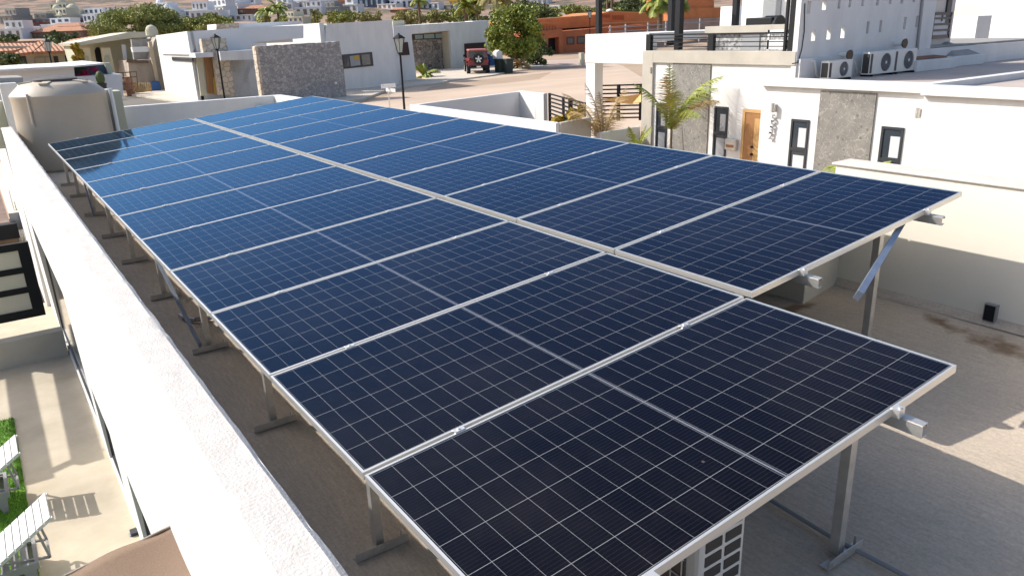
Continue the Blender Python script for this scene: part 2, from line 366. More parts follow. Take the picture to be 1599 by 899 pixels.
    dsc = N.new('ShaderNodeSeparateColor'); Lk.new(d2.outputs['Color'], dsc.inputs[0])
    dd = mth('MULTIPLY', ds.outputs[0], mth('GREATER_THAN', dsc.outputs[0], .88))
    dm = N.new('ShaderNodeMix'); dm.data_type='RGBA'; dm.inputs[7].default_value=(.42,.36,.29,1); Lk.new(mth('ADD', dr.outputs[0], dd), dm.inputs[0]); Lk.new(c3.outputs[2], dm.inputs[6])
    Lk.new(dm.outputs[2], b.inputs['Base Color']); b.inputs['Specular IOR Level'].default_value = 0; b.inputs['Roughness'].default_value = .6
    gl = N.new('ShaderNodeBsdfGlossy'); gr = N.new('ShaderNodeMapRange'); gr.inputs[3].default_value=.03; gr.inputs[4].default_value=.09; Lk.new(d1.outputs['Fac'], gr.inputs[0]); Lk.new(gr.outputs[0], gl.inputs['Roughness']); gl.inputs['Color'].default_value = (.25,.57,1,1)
    fr = N.new('ShaderNodeFresnel'); fr.inputs['IOR'].default_value = 1.25
    ms = N.new('ShaderNodeMixShader'); Lk.new(fr.outputs[0], ms.inputs[0]); Lk.new(b.outputs[0], ms.inputs[1]); Lk.new(gl.outputs[0], ms.inputs[2])
    Lk.new(ms.outputs[0], N['Material Output'].inputs['Surface'])
    return m
M['cells'] = cells()

# ================================================================== GROUND
def terrain():
    mb = MB(); nr, na = 150, 260
    rs = [0.5+1.2*i for i in range(30)]
    r = rs[-1]
    while r < 2100: r *= 1.047; rs.append(r)
    for r in rs:
        for k in range(na):
            a = 2*pi*k/na; x = CAM.x+r*cos(a); y = CAM.y+r*sin(a); mb.v.append((x, y, ground(x, y)))
    for i in range(len(rs)-1):
        for k in range(na):
            k2 = (k+1) % na; mb.f.append((i*na+k, (i+1)*na+k, (i+1)*na+k2, i*na+k2)); mb.mi.append(0)
    # fill the centre
    mb.f.append(tuple(range(na))); mb.mi.append(0)
    far = [(CAM.x+12000*cos(2*pi*k/na), CAM.y+12000*sin(2*pi*k/na), 0) for k in range(na)]
    b = len(mb.v); mb.v += far; L_ = (len(rs)-1)*na
    for k in range(na): mb.f.append((L_+k, b+k, b+(k+1) % na, L_+(k+1) % na)); mb.mi.append(0)
    m = mat('desert_ground', (.36,.26,.18), 1); N, Lk, bs = nodes(m)
    g = N.new('ShaderNodeNewGeometry')
    n = N.new('ShaderNodeTexNoise'); n.inputs['Scale'].default_value=.06; n.inputs['Detail'].default_value=12; n.inputs['Roughness'].default_value=.72; Lk.new(g.outputs['Position'], n.inputs['Vector'])
    n2 = N.new('ShaderNodeTexNoise'); n2.inputs['Scale'].default_value=.22; n2.inputs['Detail'].default_value=6; Lk.new(g.outputs['Position'], n2.inputs['Vector'])
    cr = N.new('ShaderNodeValToRGB'); cr.color_ramp.elements[0].position=.46; cr.color_ramp.elements[0].color=(.09,.075,.045,1); cr.color_ramp.elements[1].position=.55; cr.color_ramp.elements[1].color=(.29,.18,.13,1)
    Lk.new(n.outputs['Fac'], cr.inputs[0])
    c2 = N.new('ShaderNodeValToRGB'); c2.color_ramp.elements[0].position=.35; c2.color_ramp.elements[0].color=(.42,.31,.215,1); c2.color_ramp.elements[1].position=.7; c2.color_ramp.elements[1].color=(.34,.24,.165,1)
    Lk.new(n2.outputs['Fac'], c2.inputs[0])
    sp = N.new('ShaderNodeSeparateXYZ'); Lk.new(g.outputs['Position'], sp.inputs[0])
    mr = N.new('ShaderNodeMapRange'); mr.inputs[1].default_value=2; mr.inputs[2].default_value=12; Lk.new(sp.outputs[2], mr.inputs[0])
    mx = N.new('ShaderNodeMix'); mx.data_type='RGBA'; Lk.new(mr.outputs[0], mx.inputs[0]); Lk.new(c2.outputs[0], mx.inputs[6]); Lk.new(cr.outputs[0], mx.inputs[7]); Lk.new(mx.outputs[2], bs.inputs['Base Color'])
    struct(mb, 'terrain', m, True)
terrain()
def ridge():
    mb = MB(); n = 90; A0 = radians(78); A1 = radians(118)
    for i in range(n+1):
        a = lerp(A0, A1, i/n)
        for j, (r, h) in enumerate(((3300, 0), (3700, .55), (4200, 1), (5200, .4), (6000, 0))):
            hh = (430 + 70*noise.noise(Vector((i*.11, j*.8, 0))) + 30*noise.noise(Vector((i*.5, j, 4))))*h*sin(pi*min(1, max(0, (i+4)/(n+8))))**.4
            mb.v.append((CAM.x+r*cos(a), CAM.y+r*sin(a), 30+hh))
    for i in range(n):
        for j in range(4): mb.f.append((i*5+j, (i+1)*5+j, (i+1)*5+j+1, i*5+j+1)); mb.mi.append(0)
    struct(mb, 'hills', mat('haze_tinted_scrub', (.035,.05,.085), 1, nscale=.004, namt=.3), True)  # haze of the distance is painted into the blue scrub colour
ridge()
def patch(name, px, dz, m, thick=0):
    pts = [G(u, v) for u, v in px]; mb = MB()
    mb.prism([(p.x, p.y, p.z+dz) for p in pts], (0, 0, -(thick or .4))); return struct(mb, name, m)
# streets: sandy paved street between the far houses and the near yards
patch('road', [(430,200),(600,152),(645,135),(700,128),(770,120),(850,112),(912,106),(912,60),(1300,150),(1300,330),(700,330)][:7]+[(960,100),(1150,150),(1150,300),(700,300)], .02, M['sandroad'])
patch('asphalt_lot', [(150,150),(190,150),(300,158),(330,170),(330,230),(160,230)], .03, M['asphalt'])
patch('sidewalk', [(203,150),(262,142),(335,147),(400,152),(380,166),(283,163)], .14, M['sidewalk'], .6)
patch('sidewalk', [(455,156),(541,139),(620,130),(650,126),(703,128),(690,132),(640,137),(600,145),(566,158),(500,164)], .14, M['sidewalk'], .6)
patch('driveway', [(645,117),(700,109),(772,103),(850,98),(848,106),(800,113),(770,119),(700,128),(668,126)], .10, M['sidewalk'], .5)
patch('driveway', [(800,113),(850,95),(912,93),(912,104),(880,106),(835,109)], .06, mat('pinkish_pavers', (.50,.38,.31), .9, nscale=.6, namt=.2), .4)
# ================================================================== OUR ROOF
WT = .80                                        # left parapet height
def our_house():
    t = T('house_body', 'white flat-roofed house carrying the solar arrays', 'house', (-.3, 5, -2.75))
    mb = MB(); xo, xi = -.43, -.36
    YE = 15.9
    def piece(a, b, z0, z1):
        fx = lambda z: lerp(-.43, -.54, (z+2.75)/3.55)
        mb.prism([(fx(z0), a, z0), (xi, a, z0), (xi, a, z1), (fx(z1), a, z1)], (0, b-a, 0))
    # openings in the outer face (y0,y1,z0,z1)
    ops = [(2.35, 3.55, -2.65, -1.0), (4.25, 5.95, -2.65, -1.62), (7.0, 8.4, -2.65, -1.66), (9.0, 13.9, -2.65, -.62)]
    y = -4.0
    for (a, b, z0, z1) in ops:
        piece(y, a, -2.9, WT); piece(a, b, z1, WT); piece(a, b, -2.9, z0); y = b
    piece(y, YE, -2.9, WT); mb.box(-.50, -.30, YE, 26, -2.9, .3)
    mb.box(xi-.001+.02, 5.3, -4, 17.4, -2.9, -.08)
    mb.build('wall', M['white'], t)
    for (a, b, z0, z1) in ops:
        f = MB(); f.box(xo+.02, xo+.06, a, a+.05, z0, z1).box(xo+.02, xo+.06, b-.05, b, z0, z1).box(xo+.02, xo+.06, a+.05, b-.05, z1-.05, z1).box(xo+.02, xo+.06, a+.05, b-.05, z0, z0+.05)
        w = f.build('window', M['dkframe'], t)
        g = MB(); g.box(xo+.035, xo+.045, a+.05, b-.05, z0+.05, z1-.05); g.build('pane', M['glass'], w)
    # irregular top skim: small displaced grid
    g = MB(); ny, nx = 420, 8
    for i in range(ny+1):
        yy = lerp(-4, YE, (i/ny))
        for j in range(nx+1):
            xx = lerp(-.546, xi+.004+.03*min(1,max(0,(2-yy)/6))*0, j/nx); e = .003*noise.noise(Vector((xx*3, yy*2.3, 0)))+.004*noise.noise(Vector((xx*20, yy*14, 5)))
            if j in (0, nx): xx += .009*noise.noise(Vector((j, yy*3.1, 2)))+.004*noise.noise(Vector((j, yy*15, 2)))
            g.v.append((xx, yy, WT+.018+e-(.02 if j in (0, nx) else 0)))
    for i in range(ny):
        for j in range(nx):
            a = i*(nx+1)+j; g.f.append((a, a+1, a+nx+2, a+nx+1)); g.mi.append(0)
    g.build('parapet_cap', M['parapet'], t, smooth=True)
    # right and far parapets
    p = MB(); p.box(5.10, 5.32, -4, 2.42, -.1, 1.05); p.build('parapet', mat('cream_roof_wall', (.80,.75,.63), .9, nscale=.8, namt=.09, bump=.08, bscale=25), t, bev=.012)
    c = MB(); c.box(5.08, 5.36, -4, 2.45, 1.052, 1.075); c.build('parapet_cap', mat('pinkish_cap', (.66,.60,.53), .9, nscale=4, namt=.12), t, bev=.01)
    p = MB()
    p.prism([(4.44, 2.17, -.1), (5.5, 2.36, -.1), (5.5, 16.6, -.1), (4.44, 16.6, -.1)], (0, 0, .88)); p.build('parapet', M['cream'], t, bev=.01)
    p = MB(); p.box(-.2, 4.9, 16.62, 16.8, -.1, .97); p.build('parapet', M['white'], t, bev=.01)
    p = MB(); p.box(4.9, 5.12, 11, 16.8, -.1, .97); p.build('parapet', M['white'], t, bev=.01)
    # fillets where roof meets walls
    f = MB(); f.prism([(5.10, -4, 0), (5.04, -4, 0), (5.10, -4, .06)], (0, 6.3, 0)); f.build('roof_fillet', M['deck'], t)
    # drain
    dp = X(1547, 497, 5.10)
    d = MB(); d.box(5.06, 5.10, dp.y-.045, dp.y+.045, .03, .17); dr = d.build('drain_outlet', M['greyconc'], t)
    d = MB(); d.box(5.052, 5.058, dp.y-.036, dp.y+.036, .04, .16); d.build('drain_hole', M['black'], dr)
    return t
H = our_house()
dk = MB(); nx, ny = 60, 160
for i in range(ny+1):
    for j in range(nx+1):
        x = lerp(-.345, 5.30, j/nx); y = lerp(-4, 17.0, i/ny); dk.v.append((x, y, .012*noise.noise(Vector((x*.8, y*.8, 0)))+.004*noise.noise(Vector((x*4, y*4, 0)))-.004))
for i in range(ny):
    for j in range(nx): a = i*(nx+1)+j; dk.f.append((a, a+1, a+nx+2, a+nx+1)); dk.mi.append(0)
struct(dk, 'roof_deck', M['deck'], True)
# wall lamp low on the patio wall
wl = X(217, 838, -.43)
t = T('wall_lamp', 'small dark wall lamp low on the patio side of the white wall', 'wall lamp', wl)
b = MB(); b.box(-.50, -.43, wl.y-.05, wl.y+.05, wl.z-.1, wl.z+.1); b.build('lamp_body', M['dkframe'], t)
b = MB(); b.box(-.515, -.502, wl.y-.035, wl.y+.035, wl.z-.07, wl.z+.07); b.build('lamp_glass', M['glassblue'], t)
# ================================================================== SOLAR ARRAYS
def rowM(R): o, a, b, c = [Vector(k) for k in R]; return Matrix(((a.x,b.x,c.x,o.x),(a.y,b.y,c.y,o.y),(a.z,b.z,c.z,o.z),(0,0,0,1)))
MA, MBm = rowM(ROWA), rowM(ROWB)
PW = PWID-.018; FT = .035
def panel_mesh():
    f = MB(); w = .011
    f.box(0, LP, 0, w, -FT, 0).box(0, LP, PW-w, PW, -FT, 0).box(0, w, w, PW-w, -FT, 0).box(LP-w, LP, w, PW-w, -FT, 0)
    g = MB(); g.box(w-.002, LP-w+.002, w-.002, PW-w+.002, -.008, -.0025)
    return f, g
fm, gm = panel_mesh(); src = None
ORD = ['first','second','third','fourth','fifth','sixth','seventh','eighth','ninth','tenth','eleventh','twelfth']
def place_panel(Mt, y, label):
    global src
    r = bpy.data.objects.new('solar_panel', None); r.empty_display_size = .1; COL.objects.link(r)
    r.matrix_world = Mt @ Matrix.Translation((0, y, R_.uniform(-.0008,.0008))) @ Matrix.Rotation(radians(R_.uniform(-.09,.09)), 4, 'X') @ Matrix.Rotation(radians(R_.uniform(-.05,.05)), 4, 'Y')
    tag(r, label, 'solar panel', 'dark blue solar panels of the two rooftop rows')
    if src is None:
        a = fm.build('frame', M['alu'], r, local=True); b = gm.build('cell_sheet', M['cells'], r, local=True); src = (a, b)
    else:
        for s_ in src: c = s_.copy(); COL.objects.link(c); c.parent = r
    return r
for j in range(12):
    place_panel(MA, j*PWID, 'dark solar panel, '+('nearest of the left row, its front frame lowest in the picture' if j == 0 else 'farthest of the left row, in front of the tan tank' if j == 11 else ORD[j]+' from the near end of the left row'))
for j in range(1, 12):
    place_panel(MBm, j*PWID, 'dark solar panel, '+('nearest of the raised right row, its front corner over the bare roof' if j == 1 else 'farthest of the raised right row' if j == 11 else ORD[j-1]+' from the near end of the raised right row'))
def rack(Mt, j0, name_lab, right_legs):
    root = T('mounting_rack', name_lab, 'mounting rack', Mt @ Vector((0, j0*PWID, 0)))
    def W(x, y, z): return Mt @ Vector((x, y, z))
    ends = 12*PWID
    for xr in (.44, 1.80):
        m = MB(); p0 = W(xr, j0*PWID-.115, -FT-.030); p1 = W(xr, ends+.05, -FT-.030)
        # open channel rail: web plus two lips
        up = Vector(Mt.col[2][:3])
        m.bar(p0, p1, .006, .052, up); m.bar(p0+Vector(Mt.col[0][:3])*.018+up*.027, p1+Vector(Mt.col[0][:3])*.018+up*.027, .036, .004, up)
        m.bar(p0+Vector(Mt.col[0][:3])*.018-up*.027, p1+Vector(Mt.col[0][:3])*.018-up*.027, .036, .004, up)
        m.bar(p0+Vector(Mt.col[0][:3])*.036+up*.019, p1+Vector(Mt.col[0][:3])*.036+up*.019, .004, .016, up)
        m.build('rail', M['galv'], root)
        for j in range(j0, 13):
            y = j*PWID-.009; c = MB(); s = len(c.v)
            if j == j0: c.box(xr-.02, xr+.02, y-.022, y+.014, -FT-.0, .003).cyl((xr, y-.012, .003), (xr, y-.012, .009), .007)
            else: c.box(xr-.025, xr+.025, y-.014, y+.014, -.001, .0035).cyl((xr, y, .0035), (xr, y, .009), .0065)
            c.xf(Mt); c.build('clamp', M['alu'], root)
    return root, W
def leg(root, top, zb=0.0, foot=True, w=.042):
    l = MB(); l.box(top.x-w/2, top.x+w/2, top.y-w/2, top.y+w/2, zb+.012, top.z); lg = l.build('leg', M['galv'], root, bev=.002)
    f = MB(); f.box(top.x-.13, top.x+.13, top.y-.045-.004, top.y-.045, zb+.004, zb+.048); f.box(top.x-.13, top.x+.13, top.y-.045, top.y-.005, zb+.004, zb+.008)
    f.cyl((top.x-.1, top.y-.056, zb+.027), (top.x-.1, top.y-.04, zb+.027), .012).cyl((top.x, top.y-.058, zb+.027), (top.x, top.y-.04, zb+.027), .009)
    f.cyl((top.x+.11, top.y-.02, zb), (top.x+.11, top.y-.02, zb+.06), .006)
    f.build('foot_plate', M['galv'], lg)
FEET = [Z(600,850,0), Z(432,660,0), Z(337,542,0), Z(267,461,0), Z(219,406,0), Z(181,368,0), Z(151,335,0), Z(127,306,0), Z(109,289,0)]
ra, WA = rack(MA, 0, 'galvanised rack of short and tall legs under the left row of panels', None)
for k, p in enumerate(FEET):
    x, y = .13, p.y
    b = MB(); pa = WA(.10, y, -FT-.08); pb = WA(2.0, y, -FT-.08); b.bar(pa, pb, .04, .04, (0,0,1)); b.build('cross_beam', M['galv'], ra)
    tp = WA(.16, y, -FT-.08); leg(ra, Vector((tp.x, y, tp.z)))
    tp = WA(1.88, y, -FT-.08); leg(ra, Vector((tp.x, y, tp.z)))
lf = Z(1305, 864, 0)
tp = WA(1.74, lf.y, -FT-.04); leg(ra, Vector((lf.x, lf.y, tp.z)), w=.046)
b = MB(); b.bar(WA(1.1, lf.y, -FT-.06), WA(1.95, lf.y, -FT-.06), .04, .04); b.build('cross_beam', M['galv'], ra)
y8 = FEET[2].y; e = Z(333, 545, 0)
b = MB(); b.bar((.10, FEET[2].y-.03, .06), WA(.10, FEET[3].y+.05, -FT-.03), .042, .022, (1,0,0)); b.build('brace', M['bluesteel'], ra)
b = MB(); b.bar((.12, FEET[6].y-.3, .05), WA(.12, FEET[6].y+.15, -FT-.05), .03, .02, (1,0,0)); b.build('brace', M['bluesteel'], ra)
rb, WB = rack(MBm, 1, 'galvanised rack under the raised right row with a loose hanging brace', None)
for k, y in enumerate([PWID+.22]+[p.y for p in FEET[1:]]):
    b = MB(); b.bar(WB(.10, y, -FT-.08), WB(1.78, y, -FT-.08), .045, .04); b.build('cross_beam', M['galv'], rb)
    tp = WB(.2, y, -FT-.08)
    if k: leg(rb, Vector((tp.x, y, tp.z)))
    tp = WB(1.62, y, -FT-.07); leg(rb, Vector((tp.x, y, tp.z)), w=.05)
pt = WB(1.70, PWID+.15, -FT-.03)
pbm = CAM + ray(1340, 462)*((CAM.y-(pt.y-.42))/-ray(1340,462).y)
b = MB(); b.bar(pbm, WB(1.80, PWID+.12, -FT-.03), .06, .035, (1,0,0)); b.build('brace', M['bluesteel'], rb)
for (Mt_, root_, xr, y0_, y1_) in ((MA, ra, 1.95, .15, 1.05), (MA, ra, 1.2, .2, 1.9), (MBm, rb, 1.9, 1.35, 2.3), (MBm, rb, .5, 1.3, 2.1), (MA, ra, .3, 1.3, 2.6)):
    pts = [Mt_ @ Vector((xr+.03*sin(k), lerp(y0_, y1_, k/10), -.06-.10*sin(pi*k/10)**.8)) for k in range(11)]
    m = MB(); m.tube(pts, .0045, 6); m.build('cable', M['black'], root_)
# condenser under the near corner
def condenser(name_lab, loc, rotz, w=.82, d=.32, h=.62, fan_side=True, group=None, cat='air conditioner'):
    r = T('air_conditioner', name_lab, cat, loc, group); r.rotation_euler = (0, 0, rotz)
    b = MB(); b.box(-w/2, w/2, 0, d, .05, h); b.build('casing', M['acwhite'], r, bev=.018, local=True)
    g = MB(); cx_ = w*.12; cz = .05+(h-.05)*.5; rr = (h-.05)*.40
    for q in (1, .8, .6, .4, .22):
        n = 28
        for k in range(n):
            a, a2 = 2*pi*k/n, 2*pi*(k+1)/n
            g.bar((cx_+rr*q*cos(a), -.012, cz+rr*q*sin(a)), (cx_+rr*q*cos(a2), -.012, cz+rr*q*sin(a2)), .006, .01, (0,1,0))
    for k in range(12):
        a = 2*pi*k/12; g.bar((cx_, -.012, cz), (cx_+rr*cos(a), -.012, cz+rr*sin(a)), .006, .008, (0,1,0))
    g.build('fan_grille', M['acgrey'], r, local=True)
    f = MB(); f.cyl((cx_, -.002, cz), (cx_, .004, cz), rr*.98, n=28); f.build('fan_opening', M['acdark'], r, local=True)
    f = MB(); f.cyl((cx_, -.02, cz), (cx_, -.008, cz), rr*.16, n=14); f.build('fan_hub', M['pvc'], r, local=True)
    c = MB(); c.box(-w/2-.006, -w/2+.02, .03, d-.03, .09, h-.05); c.build('coil', M['acdark'], r, local=True)
    c = MB(); c.box(-w/2+.012, -w/2+.10, -.006, .01, .09, h-.05); c.build('coil', M['acdark'], r, local=True)
    f = MB(); f.box(-w/2+.08, -w/2+.13, -.04, d+.05, 0, .05).box(w/2-.13, w/2-.08, -.04, d+.05, 0, .05); build_each(f, 'base_rail', M['black'], r, local=True)
    return r
def near_ac():
    c = Y(1092, 870, .18); e_ = Y(1163, 850, .18)
    x0, x1 = c.x, e_.x; y0 = .18; zt = .56
    r = T('air_conditioner', 'cream condenser unit with dark side vents, half hidden under the nearest solar panel', 'air conditioner', ((x0+x1)/2, y0+.35, 0))
    b = MB(); b.box(x0, x1, y0, y0+.72, .05, zt); b.build('casing', M['acwhite'], r, bev=.02)
    g = MB(); w_ = (x1-x0); 
    for cidx in (0, 1):
        for k in range(6):
            a0 = x0+w_*(.12+.42*cidx); a1 = a0+w_*.34; zz = zt-.055-k*.062
            if cidx == 0 and k == 0: continue
            g.prism([(a0, y0-.004, zz-.042), (a1, y0-.004, zz-.042), (a1, y0-.004, zz), (a0, y0-.004, zz)], (0, .01, 0))
    g.build('vent', M['acdark'], r)
    g = MB(); g.box(x0+w_*.12, x0+w_*.46, y0-.008, y0-.001, zt-.10, zt-.055); g.build('handle_recess', M['galv'], r)
    c_ = MB(); c_.box(x0-.008, x0+.004, y0+.06, y0+.68, .09, zt-.03); co = c_.build('coil', mat('brown_coil', (.13,.10,.08), .6), r)
    m = MB()
    for k in range(12): yy = y0+.07+k*.055; m.bar((x0-.014, yy, .09), (x0-.014, yy, zt-.03), .004, .004)
    for k in range(6): zz = .1+k*.085; m.bar((x0-.014, y0+.06, zz), (x0-.014, y0+.68, zz), .004, .004)
    m.build('wire_guard', M['acwhite'], co)
    f = MB(); f.box(x0, x1, y0+.05, y0+.12, 0, .05).box(x0, x1, y0+.6, y0+.67, 0, .05); build_each(f, 'base_rail', M['black'], r)
near_ac()
# conduits on the deck
def pipe(pts, r, m, label, cat='pipe', name='conduit'): b = MB(); b.tube(pts, r); return solo(b, name, m, label, cat)
pipe([Z(1195,775,.012), Z(1305,842,.012), Z(1345,862,.012), Z(1440,912,.012)], .011, M['greypipe'], 'thin grey conduit lying on the roof past the nearest tall leg', 'conduit')
q = Z(290, 497, .03)
pipe([q+Vector((-.02,.12,0)), q, q+Vector((.06,-.09,0)), q+Vector((.2,-.12,0)), q+Vector((.4,.0,0))], .02, M['greypipe'], 'bent grey hose on the shaded roof beside the slanting brace', 'hose', 'hose')
# ================================================================== TANK
tc = Vector((.42, 16.35, 0)); tr = .80
tk = T('water_tank', 'tan plastic water tank with dark lid at the far end of the roof', 'water tank', tc)
tc.y = 15.75; tc.x = .50
tk.location = tc
b = MB(); b.lathe(tc, [(tr-.03,0),(tr,.04),(tr+.005,.7),(tr,1.30),(tr+.012,1.33),(tr+.012,1.37),(tr-.02,1.41),(tr-.16,1.54),(tr-.22,1.57),(.36,1.60),(.34,1.61)], 56); b.build('shell', M['tank'], tk, smooth=True)
b = MB(); b.lathe(tc, [(.37,1.60),(.37,1.64),(.30,1.66),(.05,1.665)], 28); b.build('lid', M['lid'], tk, smooth=True)
b = MB()
for k in range(5):
    a = 2*pi*k/5+.5; b.bar(tc+Vector((.40*cos(a), .40*sin(a), 1.60)), tc+Vector((.62*cos(a), .62*sin(a), 1.575)), .14, .03)
b.build('top_rib', M['tank'], tk)
b = MB(); pth = tc+Vector((-.55,-.60,0)); b.tube([pth+Vector((0,0,1.42)), pth+Vector((0,0,.9)), pth+Vector((.02,0,.85))], .022); b.build('pipe', M['tank'], tk)
m = MB(); m.cyl(tc+Vector((tr+.05,-.35,0)), tc+Vector((tr+.05,-.35,1.42)), .035); m.build('pipe', M['pvc'], tk)
# pillars and wall ends by the tank
def pillar(u0, u1, vtop, y, d, m, label):
    a = Y(u0, vtop, y); c = Y(u1, vtop, y); b = MB(); b.box(a.x, c.x, y, y+d, -.1, a.z)
    return solo(b, 'wall_pillar', m, label, 'pillar', bev=.01)
pillar(172, 189, 143, 15.9, .5, M['sage'], 'pale green pillar just right of the tan tank')
pillar(150, 171, 141, 16.15, .3, M['white'], 'narrow white pillar between the tank and the green pillar')
a = Y(2, 160, 16.5)
b = MB(); b.box(-1.0, -.36, 17.6, 18.0, .25, Y(2,158,17.6).z); solo(b, 'wall_pillar', M['sage'], 'pale green wall end left of the tank, at the end of the white parapet', 'pillar', bev=.01)
b = MB(); b.box(-.36, -.06, 17.3, 17.6, -.1, Y(18,130,17.3).z); solo(b, 'wall_pillar', M['white'], 'white pillar tucked behind the left side of the tank', 'pillar', bev=.01)
# ================================================================== PATIO
b = MB(); b.box(-9, -.43, -4, 16.2, -2.95, -2.75); struct(b, 'patio', M['patio'])
edge = [Z(20,652,-2.74), Z(62,893,-2.74)]
lx = (edge[0].x+edge[1].x)/2
b = MB(); b.box(lx-5, lx, -4, edge[0].y, -2.76, -2.735); gb = struct(b, 'lawn_base', M['grass'])
g = MB()
for i in range(26000):
    x = lx-R_.random()**1.3*1.6; y = R_.uniform(4.2, edge[0].y); a = R_.uniform(0, 2*pi); h = R_.uniform(.02, .045); w = .004
    dx, dy = R_.uniform(-.015,.015), R_.uniform(-.015,.015)
    g.add([(x-w*cos(a), y-w*sin(a), -2.736), (x+w*cos(a), y+w*sin(a), -2.736), (x+dx, y+dy, -2.736+h)], [(0,1,2)])
tag(g.build('grass', M['grass']), 'bright green artificial turf under the loungers', 'grass', kind='stuff')
for (p0, p1) in (((-3, 11.2), (-.43, 10.7)), ((-1.6, 7.4), (-.43, 7.35))):
    pass
def lounger(dx, dy, label):
    # long axis along x, raised back toward +x, top overhanging the frame end
    r = T('sun_lounger', label, 'sun lounger', (dx, dy, -2.75), 'sun loungers on the lawn')
    W_ = .52; zs = .27
    f = MB()
    for s in (0, W_-.035): f.box(-1.75, 0, s, s+.035, zs-.075, zs)
    f.box(-1.75, -1.715, .035, W_-.035, zs-.075, zs).box(-.035, 0, .035, W_-.035, zs-.075, zs); f.build('frame', M['loungdk'], r, local=True)
    for x in (-1.68, -.14):
        for s in (.004, W_-.044): l = MB(); l.prism([(x, s, zs-.075), (x+.11, s, zs-.075), (x+.095, s, 0), (x+.045, s, 0)], (0, .04, 0)); l.build('leg', M['loungdk'], r, local=True)
    s_ = MB()
    for k in range(20): x = -1.70+k*.082; s_.box(x, x+.066, .036, W_-.036, zs-.02, zs-.004)
    s_.build('seat', M['loungdk'], r, local=True)
    b_ = MB(); a = radians(33); n = 9; x0 = -.44
    P = lambda q, h: Vector((x0+q*cos(a)-h*sin(a), 0, zs+.01+q*sin(a)+h*cos(a)))
    for k in range(n):
        q0 = .02+k*.082; q1 = q0+.070
        b_.prism([P(q0, 0), P(q1, 0), P(q1, .014), P(q0, .014)], (0, W_, 0))
    for yy in (.0, W_-.03): b_.prism([P(0, -.02), P(.76, -.02), P(.76, -.001), P(0, -.001)], (0, .03, 0)) if yy == 0 else b_.prism([p+Vector((0,yy,0)) for p in (P(0, -.02), P(.76, -.02), P(.76, -.001), P(0, -.001))], (0, .03, 0))
    b_.build('backrest', M['lounger'], r, local=True)
    st = MB(); e0 = P(.56, -.03)
    for s in (.08, W_-.10): st.bar((e0.x, s, e0.z), (e0.x+.05, s, zs-.04), .022, .022).bar((x0+.12, s, zs+.06), (e0.x+.05, s, zs-.04), .022, .022)
    st.bar((e0.x+.05, .08, zs-.04), (e0.x+.05, W_-.10, zs-.04), .022, .022); st.build('back_strut', M['loungdk'], r, local=True)
    return r
lounger(-1.33, 6.36, 'pale grey slatted lounger with raised back, the nearer one on the turf')
lounger(-1.50, 7.98, 'pale grey slatted lounger with raised back, farther one cut by the picture edge')
# pergola off to the left, whose rafters shade the patio
pg = T('pergola', 'slatted timber pergola standing over the far left of the patio', 'pergola', (-3.4, 11, -2.75))
def rafter_from(u0, v0, u1, v1, zt):
    # a rafter whose sun shadow falls between two patio points
    a = Z(u0, v0, -2.75); c = Z(u1, v1, -2.75); s = Vector((-.875, .97, 1))*(zt+2.75); return a+s, c+s
for (u0, v0, u1, v1) in ((25,565,58,750), (95,548,138,720)):
    a, c = rafter_from(u0, v0, u1, v1, -.25); m = MB(); m.bar(a, c, .26, .12); m.build('rafter', M['wood'], pg)
for (u0, v0, u1, v1) in ((-10,560,150,538), (-10,776,158,700)):
    a, c = rafter_from(u0, v0, u1, v1, -.28); m = MB(); m.bar(a, c, .07, .07); m.build('cross_batten', M['wood'], pg)
for (x, y) in ((-3.75, 13.6), (-3.75, 8.6)): m = MB(); m.box(x-.08, x+.08, y-.08, y+.08, -2.75, -.3); m.build('post', M['wood'], pg)
